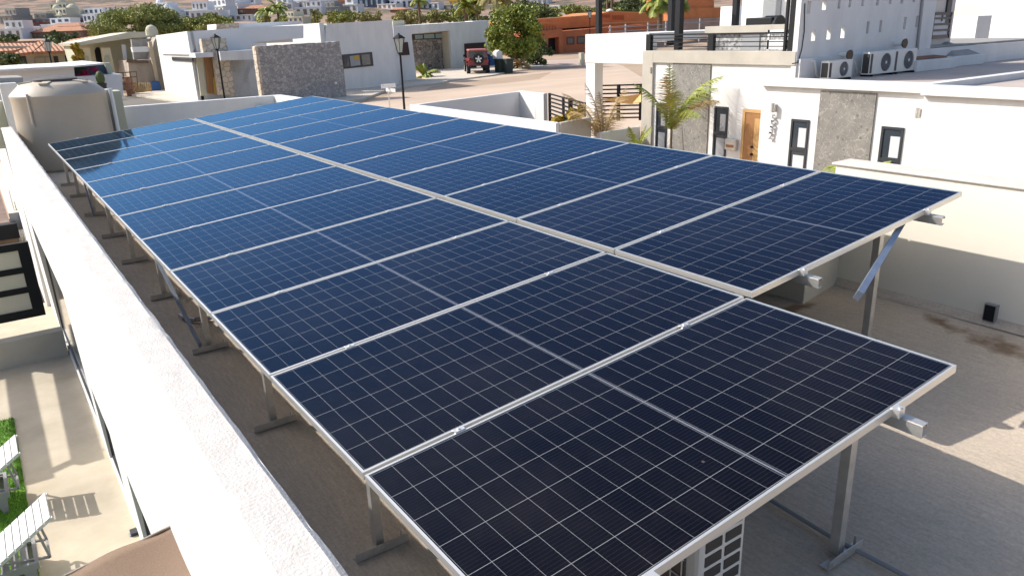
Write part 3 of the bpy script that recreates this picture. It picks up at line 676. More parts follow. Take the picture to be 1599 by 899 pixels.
# dark steel gate frame + beam + ledge at far end of the patio
def far_left():
    x_in = -.62
    yL = 14.0
    # low boundary beam across the patio
    a = Y(80, 497, 12.6); 
    b = MB(); b.box(-1.9, -.45, 12.75, 13.0, -2.75, Z(70,478,0).z*0-2.30); solo(b, 'low_wall', M['concrete'], 'low beige kerb wall closing the far end of the patio', 'wall')
    # screen of dark frame with pale panes, standing behind the kerb
    g = T('screen_door', 'black framed screen with pale panes at the far end of the patio', 'screen', (-1.6, 13.2, -2.3))
    y = 13.2; pa = Y(76, 492, y); pb = Y(40, 378, y)
    zb, zt = pa.z+.02, pb.z; xr = (pa.x+pb.x)/2
    f = MB(); f.box(xr-.17, xr, y, y+.08, zb, zt); f.box(-1.8, xr-.17, y, y+.07, zb, zb+.14).box(-1.8, xr-.17, y, y+.07, zt-.12, zt)
    for k in (1, 2): zz = lerp(zb+.14, zt-.12, k/3); f.box(-1.8, xr-.17, y+.01, y+.06, zz-.05, zz+.05)
    f.build('frame', M['black'], g)
    p = MB(); p.box(-1.8, xr-.1, y+.03, y+.04, zb+.05, zt-.05); p.build('pane', mat('pale_frosted_pane', (.62,.58,.48), .5), g)
    # electric box with conduits running down the wall
    e = X(42, 376, -.47); r = T('junction_box', 'grey electrical box on the white wall above thin pipes', 'junction box', e)
    m = MB(); m.box(-.62, -.435, e.y-.12, e.y+.02, e.z-.11, e.z+.11); m.build('box', M['boxgrey'], r, bev=.01)
    m = MB(); m.box(-.60, -.47, e.y-.10, e.y-.0, e.z+.112, e.z+.14); m.build('bracket', M['galv'], r)
    for i, xx in enumerate((-.58, -.53, -.48)):
        m = MB(); m.tube([(xx, e.y-.05, e.z-.1), (xx, e.y-.05, -1.0-.3*i), (xx+.02, e.y-.3, -2.74)], .014); m.build('pipe', (M['pvc'], M['cream'], M['galv'])[i], r)
    # ledge running along the wall with dark end
    r = T('roof_ledge', 'beige concrete ledge with dark end running beside the left wall', 'ledge', (-.6, 19, -1.5))
    q0 = Z(36,330,-1.5); zz = q0.z
    m = MB(); m.box(-.70, -.45, q0.y, 34, zz-.16, zz); m.build('beam', M['cream'], r)
    m = MB(); m.box(-.71, -.44, q0.y-.03, q0.y-.002, zz-.42, zz-.002); m.build('end_plate', M['greypipe'], r)
    m = MB(); m.box(-2.6, -.60, q0.y-.34, q0.y-.035, zz-.55, zz-.2); m.build('black_beam', M['black'], r)
    # brown neighbouring yard roof beyond
    m = MB(); m.box(-5, -.71, q0.y, 34, zz-.6, zz-.5); solo(m, 'awning_roof', mat('brown_mottled_roof', (.27,.19,.16), .95, nscale=3, namt=.35), 'mottled brown flat roof beside the beige ledge at left edge', 'roof')
far_left()
# brown shade canopy bottom left
cn = T('shade_canopy', 'brown fabric shade canopy corner with beige edge tube, bottom left', 'canopy', (-.8, 3, -1))
zc = -.55
pp = [Z(291,815,zc+.05), Z(283,820,zc+.02), Z(96,905,zc-.03), Z(100,1100,zc), Z(380,1100,zc), Z(342,912,zc+.05), Z(312,860,zc+.05)]
grid = MB(); tip = Z(286,813,zc+.06); lft = Z(70,912,zc-.10); rgt = Z(342,905,zc+.05); bot = Z(200,1150,zc)
n = 16
for i in range(n+1):
    for j in range(n+1):
        s, t2 = i/n, j/n
        p = tip*(1-s)*(1-t2)+lft*s*(1-t2)+rgt*(1-s)*t2+bot*s*t2
        p.z -= .10*sin(pi*s)*sin(pi*t2)+.012*sin(s*9+t2*3); grid.v.append(tuple(p))
for i in range(n):
    for j in range(n): a = i*(n+1)+j; grid.f.append((a, a+1, a+n+2, a+n+1)); grid.mi.append(0)
fo = grid.build('fabric', M['fabric'], cn, smooth=True); sm = fo.modifiers.new('thick', 'SOLIDIFY'); sm.thickness = .008
m = MB(); t0 = tip+Vector((.02,0,.0)); t1 = rgt+Vector((.02,0,.0)); m.bar(t0, t1, .035, .03); m.build('edge_tube', M['beigetrim'], cn, bev=.006)
m = MB(); m.tube([tip.lerp(lft, k/6)+Vector((0,0,.004*sin(k*2))) for k in range(7)], .008); m.build('hem', M['beigetrim'], cn)
m = MB()
for k in (.15,.42,.66,.9): p = t0.lerp(t1, k); m.cyl(p+Vector((-.018,0,.015)), p+Vector((-.018,0,.026)), .009)
m.build('bolt', M['galv'], cn)
m = MB(); pc = tip.lerp(rgt, .5); m.bar(pc, Vector((pc.x+.0, pc.y, -2.75)), .04, .04, (1,0,0)); m.build('post', M['beigetrim'], cn)

# ================================================================== FOLIAGE HELPERS
def leafy(mb, c, rx, ry, rz, n, sz, rnd, clump=14, hollow=.55):
    """leaf-sized faces gathered in clumps through an uneven crown"""
    c = Vector(c); cl = []
    for _ in range(clump):
        d = Vector((rnd.gauss(0,1), rnd.gauss(0,1), rnd.gauss(0,1))).normalized(); k = rnd.uniform(hollow, .95)
        cl.append((c+Vector((d.x*rx*k, d.y*ry*k, d.z*rz*k)), rnd.uniform(.22, .42)))
    for i in range(n):
        p0, s = cl[rnd.randrange(clump)]
        d = Vector((rnd.gauss(0,1), rnd.gauss(0,1), rnd.gauss(0,1))); d = d.normalized()*rnd.random()**.5
        p = p0+Vector((d.x*rx*s, d.y*ry*s, d.z*rz*s))
        a = Vector((rnd.gauss(0,1), rnd.gauss(0,1), rnd.gauss(0,1))).normalized(); b = a.cross(Vector((rnd.gauss(0,1), rnd.gauss(0,1), rnd.gauss(0,1)))).normalized()
        s2 = sz*rnd.uniform(.5, 1.3)
        mb.add([p-a*s2, p+b*s2*.6, p+a*s2, p-b*s2*.6], [(0,1,2,3)])
    return cl
def tree(name, label, base, h, rx, m, n=2500, sz=.22, group=None, seed=1, rz=None, trunk=.12, low=.35, cat='tree', ry=None):
    rnd = random.Random(seed); base = Vector(base); rz = rz or h*(1-low)/2
    t = T(name, label, cat, base, group); c = base+Vector((0, 0, h-rz))
    mb = MB(); cl = leafy(mb, c, rx, ry or rx, rz, n, sz, rnd, clump=max(12, min(46, int(n/230))))
    tm = MB(); fork = base+Vector((0, 0, h*low*.8)); tm.cyl(base-Vector((0,0,.3)), fork, trunk, trunk*.8, 7)
    for p, s in cl[:9]: tm.cyl(fork, p, trunk*.45, trunk*.12, 5)
    mb.build('crown', m, t); tm.build('trunk', M['bark'], t); return t
def palm(name, label, base, h, fl, nf, m, seed=1, group=None, droop=1.0, trunk=.14, wind=None, dry=None, leaf_w=.035):
    rnd = random.Random(seed); base = Vector(base); t = T(name, label, 'palm', base, group)
    top = base+Vector((0,0,h)); tm = MB(); tm.cyl(base-Vector((0,0,.3)), top, trunk, trunk*.7, 8); tm.build('trunk', M['bark'], t)
    A = MB(); B = MB()
    for k in range(nf):
        a = 2*pi*k/nf+rnd.uniform(-.3,.3); el = rnd.uniform(.25, 1.35); mb = B if (dry and rnd.random() < dry) else A
        d = Vector((cos(a), sin(a), 0)); p = top.copy(); dirv = (d*cos(el)+Vector((0,0,sin(el)))).normalized()
        if wind: dirv = (dirv+Vector(wind)*.9).normalized()
        seg = 9; st = fl*rnd.uniform(.8,1.1)/seg; pts = [p.copy()]
        for s in range(seg):
            p = p+dirv*st; pts.append(p.copy()); dirv = (dirv+Vector((0,0,-.17*droop))+(Vector(wind)*.06 if wind else Vector())).normalized()
        for s in range(seg):
            mb.cyl(pts[s], pts[s+1], .016*(1-s/seg)+.004, n=4, cap=False)
            ax = (pts[s+1]-pts[s]).normalized(); side = ax.cross(Vector((0,0,1)))
            if side.length < .05: side = Vector((1,0,0))
            side.normalize()
            for q in range(5):
                o = pts[s].lerp(pts[s+1], q/5); L_ = fl*.34*sin(pi*min(1, (s+q/5+1.2)/(seg+1)))**.6
                for sg in (-1, 1):
                    e = o+side*sg*L_*.65+ax*L_*.6+Vector((0,0,-L_*(.25+.35*rnd.random())))
                    wv = ax*leaf_w; mb.add([o-wv, o+wv, e], [(0,1,2)])
    A.build('crown', m, t)
    if B.v: B.build('dry_fronds', M['palmdry'], t)
    return t
def bld(name, label, cat, base, group=None): return T(name, label, cat, base, group)
def slabY(mb, y, px, d, mi=0):
    mb.prism([Y(u, v, y) for u, v in px], (0, d, 0), mi); return mb
def slabX(mb, x, px, d, mi=0):
    mb.prism([X(u, v, x) for u, v in px], (d, 0, 0), mi); return mb
def winY(root, y, px, m=None, fr=.10, inset=.04):
    """framed window traced on a wall plane facing the camera"""
    P = [Y(u, v, y-.03) for u, v in px]; x0 = min(p.x for p in P); x1 = max(p.x for p in P); z0 = min(p.z for p in P); z1 = max(p.z for p in P)
    f = MB(); f.box(x0, x1, y-.05, y+.02, z1-fr, z1).box(x0, x1, y-.05, y+.02, z0, z0+fr).box(x0, x0+fr, y-.05, y+.02, z0+fr, z1-fr).box(x1-fr, x1, y-.05, y+.02, z0+fr, z1-fr)
    w_ = f.build('window', M['dkframe'], root); g = MB(); g.box(x0+fr, x1-fr, y-.02, y+.01, z0+fr, z1-fr); g.build('pane', m or M['glass'], w_); return w_, x0, x1, z0, z1
# ================================================================== NEIGHBOUR 5532 (facade plane x=16)
FX = 16.0
def house5532():
    r = bld('neighbour_house', 'large white modern house numbered 5532 with grey cladding strips and a tall slotted wall', 'house', (17, 9, -2))
    yA = X(1002,150,FX).y; yB = X(1237,150,FX).y; yC = X(1190,150,FX-.6).y; yD = X(1457,150,FX-.6).y
    zc = X(1300,139,FX-.6).z; ztop = zc+.20
    # terrace block with concrete portal
    zt = X(1120,80,FX).z; zb = X(1100,100,FX-.0).z
    xw = FX+.07
    m = MB(); m.box(xw, 30, yB-.1, yA-.02, -2.3, zt-.18); m.build('wall', M['white'], r)
    y1 = X(1018,150,FX).y
    m = MB(); m.box(FX, FX+.6, y1, yA, -2.3, zt); m.box(FX, FX+.6, yB, y1, zb, zt); m.build('portal', M['concrete'], r, bev=.01)
    m = MB(); m.box(FX+.6, 30, yB, yA, zt-.17, zt-.12); m.build('terrace_floor', M['greyconc'], r)
    # number block, protruding
    m = MB(); m.box(FX-.6, 34, yD+.0, yC, -2.3, zc); m.build('wall', M['white'], r)
    m = MB(); m.box(FX-.72, FX-.40, yD, yC, zc+.002, ztop); m.box(FX-.40, 34, yD, yD+.25, zc+.002, ztop); m.build('cornice', M['white'], r, bev=.01)
    m = MB(); m.box(FX-.3, 40, -12, yC-.01, zc-.3, zc+.06).box(xw+.3, 40, yC-.01, yB-.11, zc-.3, zc+.06); m.build('roof', mat('pink_grey_roof', (.52,.44,.39), .9, nscale=.7, namt=.22, bump=.2), r)
    # cornice shadow line band + lower right big block, protruding further
    xR = FX-1.0
    m = MB(); m.box(xR, 34, -14, yD-.02, -2.3, zc+.0); m.build('wall', M['white'], r)
    m = MB(); m.box(xR-.12, xR+.2, -14, yD+.0, zc+.002, ztop); m.build('cornice', M['white'], r, bev=.01)
    # cladding strips
    x_ = FX-.6
    a, b_ = X(1279,180,x_).y, X(1366,180,x_).y
    m = MB(); m.box(x_-.035, x_+.02, b_, a, -2.3, zc-.05); m.build('cladding', M['clad'], r)
    a, b_ = X(1050,140,xw).y, X(1109,140,xw).y
    m = MB(); m.box(xw-.035, xw+.02, b_, a, -2.3, zb-.0); m.build('cladding', M['clad'], r)
    # windows (x plane)
    def winX(x, px, blind):
        P = [X(u, v, x-.02) for u, v in px]; y0 = min(p.y for p in P); y1_ = max(p.y for p in P); z1 = max(p.z for p in P); z0 = -1.95
        f = MB(); fr = .055
        f.box(x-.03, x+.02, y0, y1_, z1-fr, z1).box(x-.03, x+.02, y0, y0+fr, z0, z1-fr).box(x-.03, x+.02, y1_-fr, y1_, z0, z1-fr)
        zm = z1-.72; f.box(x-.028, x+.02, y0+fr, y1_-fr, zm-.04, zm+.04)
        w_ = f.build('window', M['dkframe'], r); g = MB(); g.box(x-.008, x+.01, y0+fr, y1_-fr, z0, z1-fr); g.build('pane', M['glass'], w_)
        bl = MB(); bl.box(x-.014, x-.009, y0+fr, lerp(y0, y1_, .55), zm+.06, z1-.2); bl.box(x-.014, x-.009, y0+fr, lerp(y0, y1_, .75), z0, zm-.14); bl.build('blind', M[blind], w_)
    winX(xw, [(1025,161),(1042,163)], 'blind'); winX(xw, [(1116,166),(1137,168)], 'blind')
    winX(x_, [(1236,186),(1264,188)], 'blindlt'); winX(x_, [(1377,198),(1412,200)], 'blindlt')
    # door
    P = [X(1163,170,xw), X(1190,174,xw)]; y1_, y0 = P[0].y, P[1].y-.45; zt_ = P[0].z
    f = MB(); f.box(xw-.06, xw+.02, y0, y1_, -2.0, zt_); d = f.build('door', M['wooddk'], r)
    f = MB(); f.box(xw-.075, xw-.05, y1_-.08, y1_, -2, zt_).box(xw-.075, xw-.05, y0, y1_-.08, zt_-.08, zt_); f.build('door_frame', M['wood'], d)
    f = MB(); f.box(xw-.07, xw-.055, y0, y1_-.40, -2, zt_-.22); f.build('door_leaf', M['wood'], d)
    hp = X(1169,229,xw-.1); f = MB(); f.cyl((xw-.06, hp.y-.1, hp.z), (xw-.12, hp.y-.1, hp.z), .035).cyl((xw-.06, hp.y-.1, hp.z-.2), (xw-.12, hp.y-.1, hp.z-.2), .035); f.build('handle', M['black'], d)
    # letter box, lamps
    q0 = X(1136,216,xw); q1 = X(1152,235,xw); f = MB(); f.box(xw-.12, xw-.0, q1.y, q0.y, q1.z, q0.z); lb = f.build('letter_box', M['galv'], r, bev=.02)
    f = MB(); f.box(xw-.125, xw-.12, q1.y+.06, q0.y-.06, lerp(q1.z,q0.z,.25), lerp(q1.z,q0.z,.5)); f.build('slot', M['wooddk'], lb)
    q = X(1160,217,xw); f = MB(); f.box(xw-.04, xw, q.y-.05, q.y+.03, q.z-.13, q.z+.05); f.build('intercom', M['black'], r)
    for (u, v, xx) in ((1211,168,x_), (1437,176,x_), (1019,109,xw)):
        q = X(u, v, xx); k = .7 if xx == xw else 1
        f = MB(); f.box(xx-.03, xx, q.y-.05*k, q.y+.05*k, q.z-.08*k, q.z+.08*k); l_ = f.build('wall_light', M['galv'], r)
        f = MB(); f.cyl((xx-.11*k, q.y, q.z-.11*k), (xx-.11*k, q.y, q.z+.11*k), .05*k, n=14); f.build('lamp_tube', M['galv'], l_)
    # number 5532, one digit above the other
    for i, ch in enumerate('5532'):
        cu = bpy.data.curves.new('digit', 'FONT'); cu.body = ch; cu.size = .25; cu.extrude = .012; cu.align_x = 'CENTER'; cu.offset = .004
        tmp = bpy.data.objects.new('digit', cu); COL.objects.link(tmp); dg = bpy.context.evaluated_depsgraph_get(); me = bpy.data.meshes.new_from_object(tmp.evaluated_get(dg)); bpy.data.objects.remove(tmp); bpy.data.curves.remove(cu)
        q = X(lerp(1209.5, 1205, i/3), lerp(190, 217, i/3), x_); me.materials.append(M['greypipe'])
        o = bpy.data.objects.new('house_number', me); COL.objects.link(o); o.parent = r
        o.matrix_local = Matrix.Translation(Vector((x_-.06, q.y, q.z))-Vector(r.location)) @ Matrix(((0,0,-1,0),(-1,0,0,0),(0,1,0,0),(0,0,0,1)))
    # tall slotted wall standing on the roof
    yW = yB-.02
    zr = zc+.06
    wl_ = MB(); x0 = FX+.02; x1 = Y(1456,50,yB-.02).x; th = .14; zT = 4.4
    slots = []
    ups = [(1263,2,22,1),(1287,1,16,1),(1311,-12,14,0),(1328,-12,12,0),(1348,-14,10,0),(1371,-14,9,0),(1391,-14,7,0),(1409,-14,6,0),(1428,-14,4,0)]
    lows = [(1270,48,64,1),(1294,45,62,1),(1316,42,60,1),(1355,34,53,0),(1375,32,51,0),(1413,27,46,0),(1432,25,43,0)]
    allr = sorted([(Y((u-(3.0 if o else 2.0)), (a+b)/2, yW).x, Y((u+(3.0 if o else 2.0)), (a+b)/2, yW).x, Y(u, b, yW).z, Y(u, a, yW).z, o, k) for k, L_ in ((0, ups), (1, lows)) for (u, a, b, o) in L_])
    cuts = sorted(set([x0, x1]+[c for s in allr for c in s[:2]]))
    for a, b_ in zip(cuts, cuts[1:]):
        mid = (a+b_)/2; hs = sorted([(s[2], s[3]) for s in allr if s[0] <= mid <= s[1]]); z = zr-.2
        for (h0, h1) in hs:
            if h0 > z: wl_.box(a, b_, yW, yW+th, z, h0)
            z = max(z, h1)
        wl_.box(a, b_, yW, yW+th, z, zT)
    wl_.build('slotted_wall', M['white'], r)
    # closed slots get a back panel so they read grey
    bk = MB()
    for s in allr:
        if not s[4]: bk.box(s[0]-.02, s[1]+.02, yW+.10, yW+.13, s[2]-.02, s[3]+.02)
    build_each(bk, 'slot_back', M['white'], r)
    # upper room behind terrace
    m = MB(); m.box(x1+.003, Y(1482,40,yW+.5).x, yW+.4, yW+.7, zr-.2, zT); m.build('upper_wall', mat('warm_white_wall', (.66,.60,.54), .9, nscale=.5, namt=.08), r)
    # drain pipe on slotted wall
    p0 = Y(1442,-10,yW-.04); p1 = Y(1431,60,yW-.04); p2 = Y(1434,88,yW-.04)
    m = MB(); m.tube([p0, Y(1433,70,yW-.04), Y(1432,92,yW-.04), Y(1450,96,yW-.04)], .04); m.build('drain_pipe', M['greypipe'], r)
    # black thin cable at wall's near edge
    m = MB(); m.tube([Y(u, v, yW-.02) for u, v in ((1257,6),(1256,50),(1252,78),(1246,98),(1237,100))], .012, 5); m.build('cable', M['black'], r)
    # stepped parapet on roof
    m = MB(); m.box(FX-.4, FX+5.5, yC+.0, yC+.28, zc+.02, zc+.14)
    return r, zr, yW, xw, zt, yA, yB
NH, zr, yW, xw, zt, yA, yB = house5532()
# terrace railing, posts, furniture
def rail():
    r = T('terrace_railing', 'black metal railing with thin wires along the neighbour terrace edge', 'railing', (FX, 13, zt))
    x = FX+.12; q = MB()
    for u in (1014, 1111): p = X(u, 78, x); z1 = X(u, 54, x).z; q = MB(); q.box(x-.06, x+.06, p.y-.09, p.y+.09, zt, z1); q.build('post', M['black'], r)
    z1 = X(1014,54,x).z; ya, yb = X(1010,60,x).y, yB+.03
    q = MB(); q.box(x-.03, x+.03, yb, ya, z1-.04, z1); q.build('top_rail', M['black'], r)
    for k in (1, 2, 3): q = MB(); zz = lerp(zt, z1, k/4); q.box(x-.008, x+.008, yb, ya, zz-.012, zz+.012); q.build('wire', M['black'], r)
rail()
for i, (u, x, vb, lab) in enumerate(((1059, FX+.3, 78, 'thick black pergola post standing at the edge of the neighbour terrace'), (1047, 19.5, 66, 'black pergola post just left of and behind the thick one'), (935, FX+3.2, 52, 'black pergola post rising behind the white garage wall'), (1148, 21, 36, 'black pergola post beside the white terrace cabinet'))):
    p = X(u, vb, x); b = MB(); b.box(x-.09, x+.09, p.y-.09, p.y+.09, p.z-(.1 if i else 0), 4.0); solo(b, 'pergola_post', M['black'], lab, 'post')
b = MB(); x = FX+.05; p0 = X(1226,0,x); b.box(x, x+.12, yB+.12, yB+.30, zt, 4.0); b.box(x+.02, x+.10, yB+.38, yB+.44, zt, 4.0); solo(b, 'pergola_post', M['black'], 'pair of black upright posts against the tall slotted wall', 'post')
def terrace_things():
    # bar counter with speckled tile front
    y = None
    r = T('bar_counter', 'outdoor bar counter with black and white speckled front on the terrace', 'counter', (20, 14, zt))
    x = 18.6
    a = X(1104,76,x); z1 = X(1104,48,x).z; b0 = X(1233,60,x)
    m = MB(); m.box(x, x+.7, b0.y+.0, a.y, zt-.15, z1-.12); m.build('counter_front', M['marble'], r)
    m = MB(); m.box(x-.08, x+.8, b0.y, a.y+.05, z1-.12, z1+.12); m.build('counter_top', M['concrete'], r)
    d0 = X(1160,60,x); d1 = X(1187,60,x); m = MB(); m.box(x-.03, x+.0, d1.y, d0.y, zt-.15, z1-.13); m.build('cabinet_door', M['greypipe'], r)
    # white chair
    r = T('terrace_chair', 'white framed armchair on the terrace in front of the counter', 'chair', (17.4, 11, zt))
    x = 17.2; a = X(1197,78,x); b_ = X(1231,78,x); z1 = X(1214,47,x).z; zf = zt-.12
    m = MB(); m.box(x, x+.06, b_.y, a.y, z1-.10, z1).box(x, x+.06, b_.y, b_.y+.06, zf, z1).box(x, x+.06, a.y-.06, a.y, zf, z1).box(x, x+.06, b_.y, a.y, zf+.12, zf+.36); m.build('frame', M['pvc'], r)
    m = MB(); m.box(x+.02, x+.05, b_.y+.06, a.y-.06, zf+.36, z1-.10); m.build('backrest', M['marble'], r)
    m = MB(); m.box(x+.06, x+.66, b_.y, a.y, zf+.26, zf+.36); m.build('seat', M['pvc'], r)
    # grill
    r = T('barbecue_grill', 'black gas grill with white hood beside the dark tiled wall', 'grill', (21, 14, zt))
    x = 20.2; a = X(1164,36,x); b_ = X(1205,36,x); z0 = a.z; 
    m = MB(); m.box(x, x+.6, b_.y, a.y, z0-.25, X(1180,28,x).z); m.build('body', M['black'], r, bev=.03)
    m = MB(); m.cyl((x+.3, b_.y-.1, z0-.1), (x+.3, b_.y+.4, z0-.1), .3, n=14); m.build('barrel', M['black'], r)
    # grey slate wall with white panels
    r = T('terrace_wall', 'white terrace wall with a dark slate strip, behind the grill', 'wall', (22, 13, zt))
    x = 22.0
    m = MB(); m.box(x, x+.3, yW+.35, X(1158,20,x).y, zt-.2, 3.7); m.build('wall', M['white'], r)
    m = MB(); m.box(x-.04, x+.02, X(1219,20,x).y, X(1192,20,x).y, zt-.2, 3.7); m.build('slate_strip', M['greypipe'], r)
    # white cabinet
    x = 23; a = X(1124,38,x); b_ = X(1147,38,x); m = MB(); m.box(x, x+1.2, b_.y, a.y, zt-.2, X(1124,11,x).z); solo(m, 'white_cabinet', M['whitefar'], 'white panelled cabinet at the back of the terrace beside a black post', 'cabinet')
terrace_things()
# garage canopy block left of portal
def canopy():
    r = T('carport', 'white carport slab and pillar left of the concrete portal', 'carport', (18, 18, -2))
    x = FX+.25
    p = [X(914,54,x), X(1002,51,x), X(1002,105,x), X(914,98,x)]
    ztop = p[0].z; zl = X(914,98,x).z
    ya = X(914,98,x).y; yb = yA
    m = MB(); m.box(x, x+.35, yb+.002, ya, zl, ztop); m.build('fascia', M['white'], r)
    m = MB(); m.box(x+.35, x+9, yb+.002, ya, ztop-.25, ztop-.0); m.build('slab', M['white'], r)
    y2 = X(928,150,x).y
    m = MB(); m.box(x+.02, x+.37, y2, ya-.02, -2.3, zl-.002); m.build('pillar', M['white'], r)
    m = MB(); m.box(x+8.0, x+8.35, yb, ya-2.5, zl-1.0, zl+.7); m.build('beam', M['sage'], r)
canopy()
# AC units on the neighbour roof
def roof_ac(u0, u1, vb, vt, label):
    a = Z(u0, vb, zr+.02); b_ = Z(u1, vb-3, zr+.02); w_ = (b_.x-a.x)/.82*.82
    c = Vector(((a.x+b_.x)/2, min(a.y, yW-.55), zr)); h = (Y(u0, vt, a.y).z-zr)
    w_ = Y(u1, vb, c.y).x-Y(u0, vb, c.y).x
    c.x = (Y(u1, vb, c.y).x+Y(u0, vb, c.y).x)/2
    condenser(label, c, 0, w=w_, d=.24, h=Y(u0, vt, c.y).z-zr, group='condenser units on the neighbour roof')
roof_ac(1293, 1329, 125, 96, 'cream condenser on the neighbour roof nearest the front edge, left of the other two')
roof_ac(1357, 1395, 115, 82, 'condenser on the neighbour roof, middle of the three beside the slotted wall')
roof_ac(1396, 1429, 108, 78, 'condenser on the neighbour roof, right of the adjoining pair')
for (u, v, lab) in ((1325,86,'round cap vent on the slotted wall above the left condenser'), (1411,68,'round cap vent on the slotted wall above the right condenser')):
    p = Y(u, v, yW-.25); t = T('wall_vent', lab, 'vent', p); m = MB(); m.cyl(p, p+Vector((0,.25,0)), .07); m.build('pipe', M['pvc'], t)
    m = MB(); m.cyl(p-Vector((0,.05,0)), p, .13, .11, n=14); m.build('cap', M['bark'], t)
m = MB(); m.tube([Y(1262,93,yW-.03), Y(1272,96,yW-.1), Y(1275,118,yW-.1), Y(1279,124,yW-.12)], .035); solo(m, 'pipe', M['pvc'], 'white pipe bending down the slotted wall left of the condensers', 'pipe')
m = MB(); m.tube([Y(1332,92,yW-.06), Y(1336,100,yW-.1), Y(1339,114,yW-.1), Y(1356,112,yW-.12)], .03); solo(m, 'pipe', M['pvc'], 'white pipe between the left and middle condensers', 'pipe')
def curb(u0, u1, v0, v1, h, label, top):
    a = Z(u0, v1, zr+.02); b_ = Z(u1, v1-2, zr+.02); d = Z((u0+u1)/2, v0, zr+h); y0 = a.y
    r = T('skylight_curb', label, 'skylight', (a.x, y0, zr)); x1 = Y(u1, v1, y0).x
    m = MB(); m.box(a.x, x1, y0, y0+1.5, zr, zr+h); m.build('curb', M['white'], r, bev=.02)
    m = MB()
    if top == 'flat': m.prism([(a.x+.3, y0+.2, zr+h+.01), (x1-.3, y0+.15, zr+h+.01), (x1-.1, y0+1.2, zr+h+.06), (a.x+.5, y0+1.3, zr+h+.08)], (0,0,.04)); m.build('cover', M['terracotta'], r)
    else:
        cx_ = (a.x+x1)/2; m.add([(a.x+.1, y0+.1, zr+h), (x1-.1, y0+.1, zr+h), (x1-.1, y0+1.4, zr+h), (a.x+.1, y0+1.4, zr+h), (cx_, y0+.75, zr+h+.4)], [(0,1,4),(1,2,4),(2,3,4),(3,0,4),(3,2,1,0)]); m.build('cover', M['greyconc'], r)
curb(1431, 1492, 98, 112, .30, 'low white roof curb with clay coloured cover beside the condensers', 'flat')
curb(1490, 1536, 88, 104, .30, 'low white roof curb with pyramid skylight, right of the clay covered one', 'pyr')
# window and white pole at the end of slotted wall
def end_window():
    y = yW+.0; x = 27.9
    r = T('stair_window', 'black framed stair window with white panes at the end of the slotted wall', 'window', Y(1465,40,yW-.1))
    yy = yW+.36
    a = Y(1457,20,yy); b_ = Y(1472,60,yy); f = MB(); x0, x1, z1, z0 = a.x, b_.x+.3, a.z, b_.z
    f.box(x0, x1, yy-.04, yy, z1-.08, z1).box(x0, x1, yy-.04, yy, z0, z0+.1).box(x0, x0+.08, yy-.04, yy, z0, z1).box(x1-.08, x1, yy-.04, yy, z0, z1)
    for k in (1,2,3): zz = lerp(z1, z0, k/4.4); f.box(x0, x1, yy-.038, yy, zz-.03, zz+.03)
    f.box((x0+x1)/2-.03, (x0+x1)/2+.03, yy-.036, yy, z0+.5, z1); f.build('frame', M['dkframe'], r)
    m = MB(); m.box(x0+.08, x1-.08, yy-.01, yy-.005, z0, z1); m.build('pane', M['blindlt'], r)
    p0 = Z(1454,93,zr); m = MB(); m.cyl(p0, Y(1468,8,p0.y), .05); solo(m, 'pole', M['pvc'], 'white pole leaning in front of the black framed stair window', 'pole')
    m = MB(); q = Y(1479,0,yy+.1); m.box(q.x-.15, q.x+.1, yy-.02, yy+.1, zr+1.2, 7); solo(m, 'steel_column', M['dkframe'], 'dark steel column at the far end of the slotted wall', 'column')
end_window()
# white blocks beyond the roof, right edge of picture
def right_blocks():
    r = T('white_house', 'white house beyond the neighbour roof at the upper right edge', 'house', (45, 18, -1))
    x = 40.0
    m = MB(); m.box(x, x+12, -20, X(1477,100,x).y, -2, X(1540,25,x).z); m.build('wall', M['white'], r)
    a = X(1531,60,34.); b_ = X(1514,60,34.)
    m = MB(); m.box(34, 35.2, X(1522,60,34.).y, X(1476,60,34.).y, -2, X(1500,26,34.).z); m.build('wall', M['white'], r)
    m = MB(); slabX(m, 44, [(1489,9),(1605,6),(1605,40),(1489,40)], 3); m.build('upper_wall', mat('cream_upper', (.70,.64,.50), .9), r)
    m = MB(); slabX(m, 50, [(1484,-14),(1605,-14),(1605,40),(1484,40)], 8); m.build('upper_wall', M['whitefar'], r)
    p = Z(1492,76,zr+.02); k_ = (p-CAM).length/F; condenser('small condenser far back on the roof by the white block', (p.x, p.y, zr), 0, w=21*k_, d=.5, h=17*k_, group='condenser units on the neighbour roof')
    q = Z(1540,80,zr+.1); m = MB(); m.cyl(Z(1516,79,zr+.3), Z(1534,80,zr+.3), .28, n=14); solo(m, 'small_boiler', M['galv'], 'short silver cylinder lying on the far roof by the condenser', 'boiler')
    m = MB(); a = Z(1520,85,zr+.03); b_ = Z(1577,86,zr+.03); c = Z(1535,94,zr+.03); m.prism([a, b_, c], (0,0,.15)); solo(m, 'roof_mat', M['greypipe'], 'dark triangular sheet on the far roof behind the skylights', 'roof sheet')
right_blocks()
